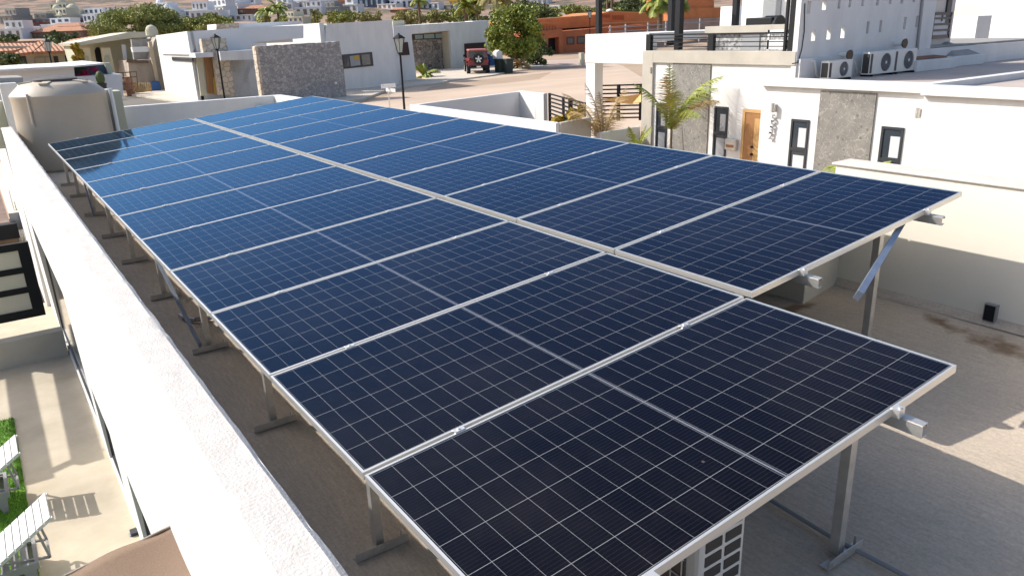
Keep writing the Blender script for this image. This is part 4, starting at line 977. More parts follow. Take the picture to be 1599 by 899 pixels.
# ---- yard walls, gates and palms between the street and 5532
def yard():
    zt_ = -.35
    def wall(pts, zt, zb, th, label, m=M['white'], gap=None):
        b = MB(); r_ = None
        for (p, q) in zip(pts, pts[1:]):
            p = Vector((p[0], p[1])); q = Vector((q[0], q[1])); d = (q-p).normalized(); n = Vector((-d.y, d.x))*th/2
            b.prism([(p.x-n.x, p.y-n.y, zb), (q.x-n.x, q.y-n.y, zb), (q.x+n.x, q.y+n.y, zb), (p.x+n.x, p.y+n.y, zb)], (0, 0, zt-zb))
        return solo(b, 'garden_wall', m, label, 'wall', bev=.01)
    A_ = Z(643,163,-.3); B_ = Z(812,142,-.3); C_ = Z(838,145,-.3); D_ = Z(872,192,-.3); E_ = Z(920,183,-.3)
    wall([(A_.x, A_.y), (D_.x, D_.y)], -.3, -2.4, .18, 'long white garden wall running toward the street behind the panels')
    wall([(A_.x+.1, A_.y), (B_.x, B_.y)], -.32, -2.4, .18, 'shaded white garden wall at the back of the small yard', M['whitefar'])
    wall([(B_.x, B_.y), (C_.x+.0, C_.y-.0), (Z(838,145,-.3).x, Z(838,145,-.3).y-.6)], -.3, -2.4, .2, 'short white wall end beside the black slatted gate')
    wall([(D_.x+.02, D_.y), (E_.x, E_.y)], -.3, -2.4, .15, 'short cream wall return under the drooping palm', M['concrete'])
    wall([(E_.x+.1, E_.y-.3), (FX+.1, yA+.2)], -.75, -2.4, .15, 'low white planter wall between the carport pillar and the portal')
    # pilaster
    b = MB(); p = Z(675,170,-.3)
    # gate
    g = T('slatted_gate', 'black horizontally slatted driveway gate left of the carport pillar', 'gate', (C_.x, C_.y-1, -2))
    P0 = Vector((C_.x+.1, C_.y-.75, 0)); q = X(914,131,FX+.9); P1 = Vector((q.x, q.y, 0)); zg1 = Y(845,148,P0.y).z; 
    zb_ = zg1-1.35
    def along(t): return P0.lerp(P1, t)
    for t_, w_ in ((0,.09),(.42,.08),(.62,.16),(1,.09)): a = along(t_); m = MB(); m.box(a.x-w_/2, a.x+w_/2, a.y-.04, a.y+.04, -2.2, zg1+.03); m.build('post', M['black'], g)
    m = MB()
    for k in range(9): zz = zg1-k*.155; m.bar((P0.x, P0.y, zz), (P1.x, P1.y, zz), .04, .055)
    build_each(m, 'slat', M['black'], g)
    g = T('slatted_gate', 'black horizontally slatted gate seen under the carport slab', 'gate', (20, 19, -2))
    P0 = Z(938,215,-1.95); P0 = Y(938,134,21.5); P1 = Y(1001,122,20.5); zg1 = P0.z; P0.z = P1.z = zg1
    for t_, w_ in ((0,.08),(.45,.12),(1,.08)): a = P0.lerp(P1, t_); m = MB(); m.box(a.x-w_/2, a.x+w_/2, a.y-.04, a.y+.04, zg1-1.35, zg1+.03); m.build('post', M['black'], g)
    m = MB()
    for k in range(9): zz = zg1-k*.155; m.bar((P0.x, P0.y, zz), (P1.x, P1.y, zz), .04, .055)
    build_each(m, 'slat', M['black'], g)
    # shade sail
    a, b_, c, d = Y(940,157,19.), Y(1001,148,18.2), Y(1001,160,18.0), Y(985,163,18.4)
    m = MB(); m.prism([a, b_, c, d], (0,0,.03)); solo(m, 'shade_sail', M['sail'], 'ochre yellow shade sail stretched under the carport slab', 'shade sail')
    # car under carport: only its white side and wheel seen
    return
yard()
pm = M['palm']
def base_on(u, v, z): p = Z(u, v, z); return p
p = X(1047,240,14.9); palm('garden_palm', 'tall green wind-blown palm in front of the grey cladding of the neighbour house', (14.9, p.y, -2.0), 1.5, 1.9, 9, M['palm'], 5, wind=(.0,-.45,1.0), droop=1.3, trunk=.045, dry=.2, leaf_w=.016)
p = X(941,210,14.6); palm('garden_palm', 'dry brown windswept palm in front of the carport pillar', (14.6, p.y, -2.0), .85, 1.9, 9, M['palmdry'], 9, wind=(.0,.3,1.1), droop=1.35, trunk=.04, leaf_w=.014)
p = X(994,215,14.9); palm('garden_palm', 'thin young palm with one upright spear at the left edge of the concrete portal', (14.9, p.y, -2.0), .6, 1.0, 6, M['palm'], 13, wind=(0,0,1.1), droop=1.3, trunk=.035, leaf_w=.015)
p = X(1335,262,14.2); palm('garden_palm', 'low green palm tuft showing over the roof wall between cladding and right window', (14.2, p.y-.1, -2.0), .7, 1.15, 12, M['palm'], 21, droop=1.2, trunk=.05, wind=(0,-.5,.2), leaf_w=.03)
m = MB(); a = X(1072,238,15.2); m.cyl((15.2,a.y,-2), X(1065,198,15.2)+Vector((0,0,0)), .02, .006, 5); solo(m, 'bare_stem', M['bark'], 'thin bare stem leaning in front of the grey cladding', 'plant')
t_ = T('potted_plant', 'yellow green leafy plant behind the garden wall by the black gate', 'plant', Z(895,186,-1.2)); pmb = MB(); rnd = random.Random(3); leafy(pmb, Z(893,180,-.7), .7, .5, .45, 500, .13, rnd, 8); pmb.build('foliage', M['yellowleaf'], t_); leafy(q_ := MB(), Z(886,188,-.9), .4, .4, .4, 200, .12, rnd, 6); q_.build('dark_foliage', M['leafdk'], t_)
# ================================================================== ACROSS THE STREET
YH = 52.0
def white_house():
    r = T('white_house', 'white flat-roofed house with a narrow dark window in its sunlit side and wooden door', 'house', (14, 57, -1.5))
    y0 = 52.; zb = -2.2
    # sunlit left block
    xf = Y(300,100,y0).x; zT = Y(298,49,y0).z; y1 = CAM.y+(xf-CAM.x)/((X(243,50,xf)-CAM).x/(X(243,50,xf)-CAM).y)
    y1 = X(243,55,xf).y
    m = MB(); slabY(m, y0, [(297,49),(405,42),(474,40),(474,60),(400,66),(415,160),(316,165)], .5); m.build('front_wall', M['whitefar'], r)
    m = MB(); m.prism([(xf, y0, zb), (xf, y1, zb), (xf, y1, zT-.15), (xf, y0, zT)], (.4, 0, 0)); m.build('side_wall', M['white'], r)
    m = MB(); m.box(xf+.42, xf+7.0, y0+.5, y1-.05, zT-.9, zT-.35); m.build('roof', M['whitefar'], r)
    # ledge & window
    a = X(268,89,xf-.05); c = X(301,97,xf-.05); 
    f = MB(); f.box(xf-.06, xf+.02, c.y, a.y, c.z, a.z); w_ = f.build('window', M['dkframe'], r)
    f = MB(); f.box(xf-.08, xf-.06, c.y+.15, a.y-.15, c.z+.1, a.z-.1); f.build('pane', M['glass'], w_)
    q = X(300,83,xf); m = MB(); m.box(xf-.1, Y(332,83,y0-1.5).x, y0-1.6, y0-.003, q.z-.28, q.z); m.box(xf-.12, xf-.003, y0, X(253,80,xf).y, q.z-.1, q.z); m.build('door_canopy', M['white'], r)
    # porch: cream jamb, door, stone pier, recessed garage
    yp = y0-1.2
    m = MB(); slabY(m, yp+.9, [(306,91),(320,90),(327,150),(314,150)], .2); m.build('jamb', M['creamfar'], r)
    m = MB(); slabY(m, yp+.7, [(319,90),(337,88),(341,148),(325,146)], .15); d = m.build('door', M['wooddk'], r)
    m = MB(); slabY(m, yp+.6, [(333,122),(340,118),(345,148),(335,147)], .08); m.build('poster', M['poster'], d)
    m = MB(); slabY(m, yp, [(314,61),(353,60),(368,150),(343,149),(334,86),(318,86)], .6); m.build('stone_pier', M['stonelight'], r)
    m = MB(); slabY(m, yp-1.0, [(343,81),(398,78),(400,93),(345,95)], 3.0); m.build('garage_canopy', M['white'], r)
    m = MB(); slabY(m, yp+1.2, [(357,92),(402,92),(410,160),(366,155)], .2); m.build('garage_door', mat('grey_beige_garage', (.40,.39,.35), .8, nscale=1, namt=.05), r)
    return r
white_house()
def stone_wall():
    r = T('stone_wall', 'big rough grey stone wall in shade with a ragged top edge', 'wall', (20, 47, -1.8)); y = 47.0
    top = []; rnd = random.Random(5)
    for k in range(27): u = lerp(401, 530, k/26); v = lerp(72.5, 65.3, k/26)+rnd.uniform(-.8, .7); top.append((u, v))
    m = MB(); slabY(m, y, top+[(537,110),(541,150),(541,170),(414,170)], .9); m.build('wall', M['stonegrey'], r)
    m = MB(); slabY(m, y-.02, [(398,73),(402.5,72),(415,165),(411,165)], .6); m.build('quoin', M['stonelight'], r)
    m = MB(); slabY(m, y-.06, [(523,128),(526,128),(526.5,131.5),(523.5,131.5)], .08); m.build('meter', M['pvc'], r)
stone_wall()
def house515():
    r = T('white_house', 'tall plain white house front with one wide dark window, right of the stone wall', 'house', (25, 51, -1.6)); y = 51.5
    m = MB(); slabY(m, y, [(510,37.5),(612,31.5),(622,128),(623,145),(505,160)], 9); m.build('wall', M['white'], r)
    m = MB(); 
    xl = Y(511,60,y).x; m.box(xl-.4, xl-.05, y+.2, y+12, -1, Y(474,40,y+10).z); m.build('side_wall', M['white'], r)
    m = MB(); slabY(m, y-.06, [(533,86),(581,81.5),(583.5,103),(536,108)], .1); w_ = m.build('window', M['dkframe'], r)
    for px, mm in (([(535,89),(544,88),(546,104),(537,105)],'glass'), ([(546,88),(561,86),(563,102),(548,104)],'blind'), ([(564,86),(577,84.5),(579,101),(566,102)],'glass')):
        m = MB(); slabY(m, y-.09, px, .05); m.build('pane', M[mm], w_)
    m = MB(); slabY(m, y-.11, [(552,88),(561,87),(562,94),(553,94)], .04); m.build('curtain', M['poster'], w_)
    # low wing with dark window, right
    m = MB(); slabY(m, y+3, [(614,42),(641,41),(651,128),(620,132)], 2); m.build('side_wing', M['white'], r)
    m = MB(); slabY(m, y+2.9, [(622,68),(637,66),(640,86),(624,87)], .12); m.build('window', M['maroon'], r)
house515()
def garage_house():
    r = T('garage_house', 'low white house with tall stone-clad entrance, clerestory panes and a dark red garage door', 'house', (40, 63, -1.4)); y = 66.
    m = MB(); slabY(m, y, [(612,41.5),(763,32.5),(769,103),(707,110),(702,48),(643,53),(643,60),(614,60)], 10); m.build('wall', M['white'], r)
    # recessed stone entry
    m = MB(); slabY(m, y+1.6, [(641,62),(699,60),(702,112),(647,118)], .3); m.build('stone_cladding', M['stonegarage'], r)
    m = MB(); slabY(m, y+1.5, [(642,54),(698,50.5),(699,60.5),(643,63)], .3); f = m.build('window', M['dkframe'], r)
    for px in ([(648,55),(660,54.5),(660.5,60.5),(648.5,61.5)],[(662,54),(678,53),(678.5,60),(662.5,60.5)],[(680,53),(696,52),(697,59),(680.5,59.8)]): m = MB(); slabY(m, y+1.44, px, .05); m.build('pane', M['glassblue'], f)
    m = MB(); 
    for u in (658, 666, 676, 687, 694): slabY(m, y+1.45, [(u,lerp(74,66,(u-658)/40)),(u+1.6,lerp(74,66,(u-658)/40)),(u+2.6,106),(u+1,106)], .1)
    build_each(m, 'vertical_fin', M['greyconc'], r)
    m = MB(); slabY(m, y+.3, [(699,49.5),(703,49.3),(707.5,108),(704,109)], 1.4); m.build('jamb', M['creamfar'], r)
    m = MB(); slabY(m, y+.8, [(647,113),(705,108),(706,111),(648,117)], 1.4); m.build('step', M['sidewalk'], r)
    m = MB(); slabY(m, y-.1, [(725.5,68.5),(757.5,66.5),(759.5,104),(727,106)], .12); m.build('garage_door', M['maroon'], r)
    m = MB(); slabY(m, y+2.6, [(613,33),(631,32),(632,41),(613.5,42)], 1.5); m.build('roof_box', M['creamfar'], r)
    m = MB(); slabY(m, y+3, [(738,33),(764,31.5),(764,34.5),(738,35.5)], 1.5); m.build('roof_box', M['pvc'], r)
garage_house()
def jeep():
    c = G(748, 117); s = 1.16
    r = T('off_road_car', 'dark red boxy off-road car seen from behind with a spare wheel, parked before the garage', 'car', c)
    a = math.atan2((c-CAM).x, (c-CAM).y); r.rotation_euler = (0, 0, -a*.86)
    Bx = lambda mb, *k: mb.box(*[q*s for q in k])
    # x lateral, y forward(away), z up
    m = MB(); Bx(m, -.74,.74,0,3.9,.52,1.12); m.prism([( -.70*s,0.02,1.12*s),(.70*s,.02,1.12*s),(.66*s,.08,1.22*s),(-.66*s,.08,1.22*s)], (0,2.4*s,0)); m.build('body', M['red'], r, bev=.05, local=True)
    m = MB(); Bx(m, -.68,.68,.03,2.4,1.2,1.72); m.build('cabin_glass', M['glass'], r, bev=.03, local=True)
    m = MB(); Bx(m, -.70,.70,0,2.5,1.70,1.82); m.build('roof', M['pinkroof'], r, bev=.05, local=True)
    m = MB()
    for x in (-.70,.64): Bx(m, x,x+.06,-.005,.08,1.2,1.71); Bx(m, x,x+.06,1.0,1.1,1.2,1.71); Bx(m, x,x+.06,2.3,2.4,1.2,1.71)
    build_each(m, 'door_pillar', M['red'], r, local=True)
    for x in (-.92,.74): m = MB(); Bx(m, x,x+.18,.25,1.15,.88,.96); Bx(m, x,x+.18,2.9,3.8,.88,.96); build_each(m, 'wheel_arch', M['black'], r, local=True)
    for x in (-.86,.60):
        for y in (.68, 3.3):
            m = MB(); m.cyl((x*s,y*s,.40*s), ((x+.26)*s,y*s,.40*s), .40*s, n=20); t_ = m.build('wheel', M['tyre'], r, local=True)
            m = MB(); xx = x-.01 if x < 0 else x+.26; m.cyl((xx*s,y*s,.4*s), ((xx+.01)*s,y*s,.4*s), .2*s, n=14); m.build('rim', M['galv'], t_, local=True)
    m = MB(); m.cyl((.0,-.24*s,1.12*s),(.0,-.02,1.12*s), .39*s, n=22); sp = m.build('spare_wheel', M['tyre'], r, local=True)
    m = MB(); m.cyl((.0,-.26*s,1.12*s),(.0,-.23*s,1.12*s), .07*s, n=10)
    for k in range(5): a = 2*pi*k/5+.3; m.bar((0,-.25*s,1.12*s),(.24*s*cos(a),-.25*s,(1.12+.24*sin(a))*s), .10*s, .03*s, (0,1,0))
    m.build('spare_rim', M['pvc'], sp, local=True)
    m = MB(); Bx(m, -.80,.80,-.14,.0,.50,.66); m.build('bumper', M['black'], r, bev=.03, local=True)
    for x in (-.74,.60): m = MB(); Bx(m, x,x+.14,-.03,.0,.86,1.06); m.build('tail_light', mat('tail_lens', (.35,.02,.02), .2), r, local=True)
    m = MB(); Bx(m, -.16,.16,-.16,-.142,.52,.64); m.build('number_plate', M['pvc'], r, local=True)
    for x in (-.98,.82): m = MB(); Bx(m, x,x+.16,2.2,2.3,1.25,1.42); m.build('wing_mirror', M['black'], r, local=True)
jeep()
def lamp_post(u, vt, ub, vb, yd, label, wob=None, s=1.0, group='old style street lanterns'):
    top = Y(u, vt, yd); gz = ground(top.x, top.y); base = Vector((top.x, top.y, gz))
    H_ = top.z-gz; r = T('street_lamp', label, 'street lamp', base, group)
    m = MB(); m.cyl(base-Vector((0,0,.2)), base+Vector((0,0,.9)), .075*s, .06*s).cyl(base+Vector((0,0,.9)), base+Vector((0,0,H_-.78*s)), .05*s, .04*s); m.build('pole', M['black'], r)
    z = base.z+H_
    k = s
    m = MB(); c = Vector((top.x, top.y, 0))
    m.lathe(c, [(.05*k, z-.80*k),(.10*k, z-.76*k),(.11*k, z-.72*k)], 6); 
    m.lathe(c, [(.27*k, z-.20*k),(.27*k, z-.18*k),(.10*k, z-.07*k),(.03*k, z-.05*k),(.05*k, z-.02*k),(.01*k, z)], 6)
    for a_ in range(6): a = 2*pi*a_/6; m.bar(c+Vector((.115*k*cos(a), .115*k*sin(a), z-.72*k)), c+Vector((.225*k*cos(a), .225*k*sin(a), z-.20*k)), .018, .018)
    hd = m.build('lantern_head', M['black'], r)
    m = MB(); m.lathe(c, [(.105*k, z-.715*k),(.205*k, z-.205*k)], 6); m.build('lantern_glass', mat('frosted_lantern', (.42,.46,.42), .25), hd)
lamp_post(622.5, 52, 626, 175, 26, 'tall black lantern post in front of the white house, right of centre left', s=.98)
lamp_post(335.5, 53, 346, 150, 40, 'black lantern post in front of the orange wooden door', s=1.0)
lamp_post(72, 60, 82, 100, 62, 'black lantern post before the clay tiled houses at far left', s=1.2)
lamp_post(921, 15, 922, 55, 62, 'slim black lantern post before the orange adobe house', s=1.15)
# street sign
def sign():
    y = 30; p = Y(606,137,y); gz = ground(p.x, p.y); r = T('street_sign', 'small street name sign on a thin pole left of the tall lantern', 'street sign', (p.x, p.y, gz))
    m = MB(); m.cyl((p.x, p.y, gz-.1), (p.x, p.y, p.z+.1), .03); m.build('pole', M['galv'], r)
    m = MB(); m.box(p.x-.34, p.x+.36, p.y-.03, p.y-.02, p.z-.02, p.z+.17); m.build('sign_plate', M['pvc'], r)
    m = MB(); m.box(p.x-.02, p.x+.0, p.y-.7, p.y+.2, p.z-.17, p.z-.03); m.build('sign_plate', M['pvc'], r)
sign()
# bins and tree near the car
for (u, lab, cc) in ((782, 'dark wheeled bin left of its pair beside the white post', 'grnbin'), (793, 'dark wheeled bin right of its pair by the bushy tree', 'grnbin')):
    p = G(u, 115); r = T('wheelie_bin', lab, 'bin', p, 'bins by the driveway'); w_ = .36
    m = MB(); m.prism([(p.x-w_*.8,p.y-.35,p.z+.05),(p.x+w_*.8,p.y-.35,p.z+.05),(p.x+w_,p.y-.4,p.z+1.15),(p.x-w_,p.y-.4,p.z+1.15)], (0,.8,0)); m.build('body', M[cc], r)
    m = MB(); m.box(p.x-w_-.04,p.x+w_+.04,p.y-.45,p.y+.45,p.z+1.15,p.z+1.24); m.build('lid', M[cc], r, bev=.02)
p = G(778,114); m = MB(); m.box(p.x-.22,p.x+.22,p.y-.2,p.y+.2,p.z,p.z+1.75); 
m.prism([(p.x-.32,p.y-.3,p.z+1.2),(p.x+.32,p.y-.3,p.z+1.2),(p.x+.32,p.y-.3,p.z+1.75),(p.x,p.y-.3,p.z+1.95),(p.x-.32,p.y-.3,p.z+1.75)], (0,.6,0)); solo(m, 'meter_post', M['pvc'], 'stubby white post with domed top left of the bins', 'post')
p = G(808,108); tree('garden_tree', 'bright green bushy tree beside the white garage house', p, 5.7, 2.75, M['leaf'], 11000, .155, seed=4, low=.12, rz=2.5, ry=2.3)
p = G(838,103); tree('garden_bush', 'dark green bush between the bushy tree and the orange house', p, 2.5, 1.7, M['leafdk'], 5000, .12, seed=14, low=.06, rz=1.3, cat='bush', ry=1.5)
p = G(812,109); palm('dry_plant', 'small dry palm-like plant under the bushy tree', p, .4, 1.5, 12, M['palmdry'], 31, trunk=.2, droop=1.2, leaf_w=.05)
p = G(664,122); palm('agave_plant', 'small spiky plant in the verge before the stone entrance', p, .1, 1.5, 12, M['palm'], 33, trunk=.1, droop=1.0, leaf_w=.06)
m = MB(); p = G(770,104); m.box(p.x-.3,p.x+.3,p.y,p.y+.5,p.z,p.z+1.2); solo(m, 'blue_drum', M['blue'], 'blue drum in the shade at the right corner of the garage house', 'drum', bev=.05)
# ---- orange adobe house
def adobe():
    r = T('adobe_house', 'orange adobe house with dark door and slatted roof parapets', 'house', (68, 82, -1)); y = 80.
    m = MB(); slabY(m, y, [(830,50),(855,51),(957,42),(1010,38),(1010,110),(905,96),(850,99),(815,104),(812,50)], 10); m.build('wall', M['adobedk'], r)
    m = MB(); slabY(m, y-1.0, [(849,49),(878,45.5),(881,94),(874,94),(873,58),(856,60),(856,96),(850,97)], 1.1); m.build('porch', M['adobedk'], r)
    m = MB(); slabY(m, y-.1, [(855,61),(868,60),(868,90),(856,91)], .15); m.build('door', M['black'], r)
    for px in ([(833,62),(845,62),(845,73),(834,74)], [(885,58),(896,57.5),(897,69.5),(886,70)], [(901,57.5),(913,56.5),(914,68.5),(902,69)]): winY(r, y, px, fr=.14)
    m = MB(); slabY(m, y+3, [(808,33),(930,24),(950,18.5),(1036,21),(1036,40),(925,42),(830,48),(810,48)], 8); m.build('upper_wall', M['adobe'], r)
    m = MB(); slabY(m, y-.05, [(827,36.5),(872,37),(872,48),(852,49.5),(827,50)], .4); m.build('roof_parapet', M['adobe'], r)
    m = MB()
    for k in range(9): u = 831+k*4.5; slabY(m, y-.12, [(u,40),(u+1.4,40),(u+1.4,47),(u,47)], .1)
    for k in range(6): u = 941+k*2.2; slabY(m, y+2.9, [(u,23),(u+.9,23),(u+.9,28),(u,28)], .15)
    for k in range(8): u = 957+k*2.3; slabY(m, y+2.9, [(u,24),(u+.9,24),(u+.9,31),(u,31)], .15)
    build_each(m, 'parapet_slot', M['adobedk'], r)
    m = MB()
    for px in ([(808,32),(930,23),(930,24.5),(808,33.6)], [(827,35.5),(872,36),(872,37.2),(827,36.8)], [(950,17.5),(1036,20),(1036,21.3),(950,19)], [(934,36.5),(1036,32),(1036,33.6),(934,38)], [(827,49.5),(852,48),(852,50.5),(827,51.5)]): slabY(m, y-.25, px, .5)
    build_each(m, 'coping', mat('pale_adobe_coping', (.62,.30,.15), .9), r)  # coping in a paler orange than the adobe walls
    m = MB(); m.dome(Y(952,18,y+4), .55, sq=.6); m.build('roof_dome', M['pvc'], r)
    r2 = T('adobe_house', 'orange adobe house further right behind the palms and the terrace', 'house', (95, 78, 0)); y = 84
    m = MB(); slabY(m, y, [(1068,0),(1070,-14),(1115,-14),(1115,14),(1160,11),(1160,40),(1068,40)], 8); m.build('wall', M['adobe'], r2)
    m = MB(); slabY(m, y-.4, [(1052,13),(1120,12),(1170,10),(1170,32),(1052,30)], .4); m.build('garden_front', M['adobe'], r2)
    m = MB(); slabY(m, y-.6, [(955,40),(1075,30),(1170,25),(1170,52),(955,66)], .5); solo(m, 'garden_wall', mat('pinkish_garden_wall', (.48,.33,.25), .9, nscale=.5, namt=.25), 'pinkish boundary wall running behind the terrace railing', 'wall')
    # fence with posts
    f = T('wire_fence', 'grey pipe fence with thin rails in front of the orange house', 'fence', (62, 62, -1)); y = 66
    m = MB()
    for px in (((950,44),(1074,36)), ((950,50),(1074,43)), ((1074,36),(1170,31))): m.bar(Y(*px[0], y), Y(*px[1], y), .08, .10)
    build_each(m, 'rail', M['greypipe'], f)
    for u, v0 in ((953,44),(977,42),(1012,40),(1040,38),(1066,34),(1093,33)): m = MB(); a = Y(u, v0, y); m.box(a.x-.07,a.x+.07,y-.07,y+.07,a.z-2.4,a.z+.3); m.build('post', M['greypipe'], f)
adobe()
p = G(908,103); m = MB(); m.box(p.x-.2,p.x+.2,p.y-.2,p.y+.2,p.z-.1,p.z+1.2); solo(m, 'gate_pillar', M['creamfar'], 'short tan pillar beside the pinkish driveway', 'pillar', bev=.02)
# ================================================================== LEFT SIDE HOUSES
def left_houses():
    # cream house with arches
    r = T('cream_house', 'cream house with arched openings and a flat white roof edge, far left', 'house', (10, 68, -1)); y = 70.
    m = MB(); slabY(m, y, [(118,67),(200,50),(244,50),(262,130),(215,150),(180,118),(128,104)], 9); m.build('wall', M['sage'], r)
    m = MB(); slabY(m, y-2.2, [(117,67.5),(160,59),(200,51),(244,49.5),(244,58),(205,60),(120,72)], 12); m.build('roof_slab', M['creamfar'], r)
    m = MB(); slabY(m, y-1.6, [(125,75),(140,75),(144,99),(129,99)], .5); slabY(m, y-1.6, [(158,75),(172,75),(180,113),(175,113),(170,98),(162,98)], .5); m.build('arch_wall', mat('pale_yellow_wall', (.68,.62,.42), .9), r)
    def arch(u0, u1, vt, vb, du, yy, mm, nm):
        pts = [(u0+du, vb), (u0, vt+6)]+[(lerp(u0, u1, .5-.5*cos(pi*k/8)), vt+6-6*sin(pi*k/8)) for k in range(1, 8)]+[(u1, vt+6), (u1+du, vb)]
        m = MB(); slabY(m, yy, pts, .15); m.build(nm, mm, r)
    arch(148, 157, 74, 98, 3, y-.1, M['black'], 'arched_door'); arch(131, 139, 87, 99, 1, y-1.7, M['sage'], 'arched_opening'); arch(163, 171, 87, 99, 1, y-1.7, M['sage'], 'arched_opening')
    m = MB(); slabY(m, y-2.0, [(190,70),(196,70),(201,112),(196,112)], .3); m.build('white_pilaster', M['white'], r)
    # unfinished shell
    r = T('unfinished_house', 'unfinished bare block house with a white beam over a dark opening', 'house', (12, 64, -1.5)); y = 64.
    m = MB(); slabY(m, y, [(206,62),(206,90),(262,146),(244,60)], .0+5); 
    m = MB(); slabY(m, y, [(200,95),(236,93),(240,66),(244,58),(262,148),(205,148)], 5); m.build('block_wall', M['blockwall'], r)
    m = MB(); slabY(m, y+1.5, [(205,62),(243,60),(250,100),(210,98)], .4); m.build('inner_wall', M['greyconc'], r)
    m = MB(); slabY(m, y-.3, [(206,74),(235,73),(237,81),(208,82)], .6); m.build('white_beam', M['white'], r)
    m = MB(); slabY(m, y-.5, [(232,66),(237,65),(252,146),(247,146)], .4); m.build('column', mat('tan_column', (.50,.41,.28), .9), r)
    m = MB(); slabY(m, y-.2, [(198,92),(232,96),(232,99),(198,98)], .3); m.build('timber', M['bark'], r)
    # scaffold
    r = T('scaffold', 'rusty metal scaffold frame in the vacant lot before the block wall', 'scaffold', (9, 58, -1.6)); y = 60.
    m = MB()
    for px in (((178,115),(213,112)),((178,123),(213,120)),((179,132),(212,130)),((178,115),(181,142)),((192,114),(195,141)),((203,113),(206,141)),((213,112),(215,138)),((180,142),(206,140))): m.bar(Y(*px[0], y), Y(*px[1], y), .07, .07)
    m.build('frame', M['bark'], r)
    m = MB(); slabY(m, y+1, [(181,128),(203,126),(206,139),(184,141)], .8); solo(m, 'sand_heap', M['terracotta'], 'heap of brownish blocks behind the scaffold frame', 'block pile')
    p = G(205,150); m = MB(); m.cyl(p, p+Vector((0,0,1.35)), .27, .3, n=14); solo(m, 'rusty_drum', M['terracotta'], 'brown barrel standing at the corner of the vacant lot', 'barrel')
    p = G(245,144); m = MB(); m.box(p.x-.3,p.x+.3,p.y-.3,p.y+.3,p.z,p.z+.8); solo(m, 'blue_drum', M['blue'], 'blue barrel leaning at the foot of the block wall', 'barrel', bev=.08)
    r = T('timber_stack', 'props and timber poles leaning in a row by the blue barrel', 'timber poles', (11, 62, -1.5)); m = MB(); rnd = random.Random(8)
    for k in range(16): u = 208+k*1.9; a = Y(u, 144-rnd.random()*2, 61); b_ = Y(u+rnd.uniform(-3,3), 129+rnd.random()*3, 61.6); m.bar(a, b_, .09, .09)
    build_each(m, 'pole', M['palmdry'], r)
    # tiled houses
    r = T('tiled_house', 'low house with broad clay tile roofs and small arched windows at far left', 'house', (2, 85, 0)); y = 84.
    m = MB(); slabY(m, y, [(-30,72),(120,72),(126,104),(-30,110)], 8); m.build('wall', M['creamfar'], r)
    def roof(px, y0, d, rise):
        P = [Y(u, v, y0) for u, v in px]; n_ = len(P)//2
        lo = P[:n_]; hi = [Y(u, v, y0+d) for u, v in px[n_:]]
        m = MB(); q = lo+hi; m.prism([tuple(k) for k in q], (0, .2, -.25)); m.build('roof', M['tile'], r)
    roof([(-40,82),(20,79),(72,67),(72,63),(-40,68)], y-2, 7, 1)
    roof([(18,85),(50,81),(72,64),(62,64)], y-3, 5, 1)
    roof([(52,81),(118,79),(124,73),(98,70),(70,68)], y-3, 4, 1)
    roof([(75,77),(116,68),(152,57),(148,56),(110,62)], y+1, 5, 1)
    for px in ([(33,88),(40,88),(41,101),(34,101)], [(103,87),(115,87),(116,102),(104,102)], [(85,88),(90,88),(91,102),(86,102)]): winY(r, y, px, fr=.2)
    m = MB(); 
    for u in (54, 70): slabY(m, y-.1, [(u,90),(u+.8,90),(u+1,100),(u+.2,100)], .1)
    slabY(m, y-.1, [(54,89.5),(78,88.5),(78,89.5),(54,90.5)], .1); m.build('gate_frame', M['greypipe'], r)
    # nearer flat white roofs
    r = T('flat_roof_house', 'white flat roofed house in shade with a slate blue wall panel behind the tank', 'house', (2, 50, -1)); y = 45.
    m = MB(); slabY(m, y, [(-40,110),(0,108),(115,103),(117,120),(190,116),(193,150),(0,160),(-40,160)], 6); m.build('wall', M['whitefar'], r)
    m = MB(); slabY(m, y-.5, [(-60,107),(0,109.5),(50,106),(115,103),(164,98.5),(164,101),(115,105.5),(0,113),(-60,118)], 9); m.build('roof_edge', M['white'], r)
    m = MB(); slabY(m, y+1.5, [(115,104),(170,99),(174,116),(117,119)], .4); m.build('blue_wall', M['bougwall'], r)
    m = MB(); slabY(m, y+1.2, [(163,99),(172,98),(178,114),(169,116)], .5); m.build('end_wall', M['sage'], r)
    m = MB(); slabY(m, y-8, [(-40,124),(0,122),(36,121),(36,150),(-40,160)], 3); m.build('lower_wall', M['greyconc'], r)
    m = MB(); slabY(m, y-12, [(-40,146),(0,140),(20,138),(60,137),(60,170),(-40,180)], 4); m.build('lower_block', M['white'], r)
    b = T('bougainvillea', 'pink flowering bush against the slate blue wall', 'bush', Y(130,118,y+.8)); m = MB(); rnd = random.Random(2); leafy(m, Y(130,111,y+.8), .62, .4, .3, 700, .07, rnd, 9); m.build('flowers', M['pink'], b); m = MB(); leafy(m, Y(122,114,y+.9), .5, .3, .2, 250, .07, rnd, 6); m.build('leaves', M['leafdk'], b)
    p = Y(158,130,y-1); r = T('potted_cactus', 'dark potted shrub on the low white wall right of the pink flowers', 'plant', p); m = MB(); m.ball(p+Vector((0,0,.25)), .22, sz=1.6); m.build('shrub', M['leafdk'], r); m = MB(); m.cyl(p-Vector((0,0,.35)), p+Vector((0,0,.0)), .2, .26); m.build('pot', M['dkframe'], r)
    m = MB(); slabY(m, 47., [(170,121),(178,120),(179,131),(171,131)], .8); solo(m, 'white_cistern', M['pvc'], 'small white box beside the scaffold frame', 'box')
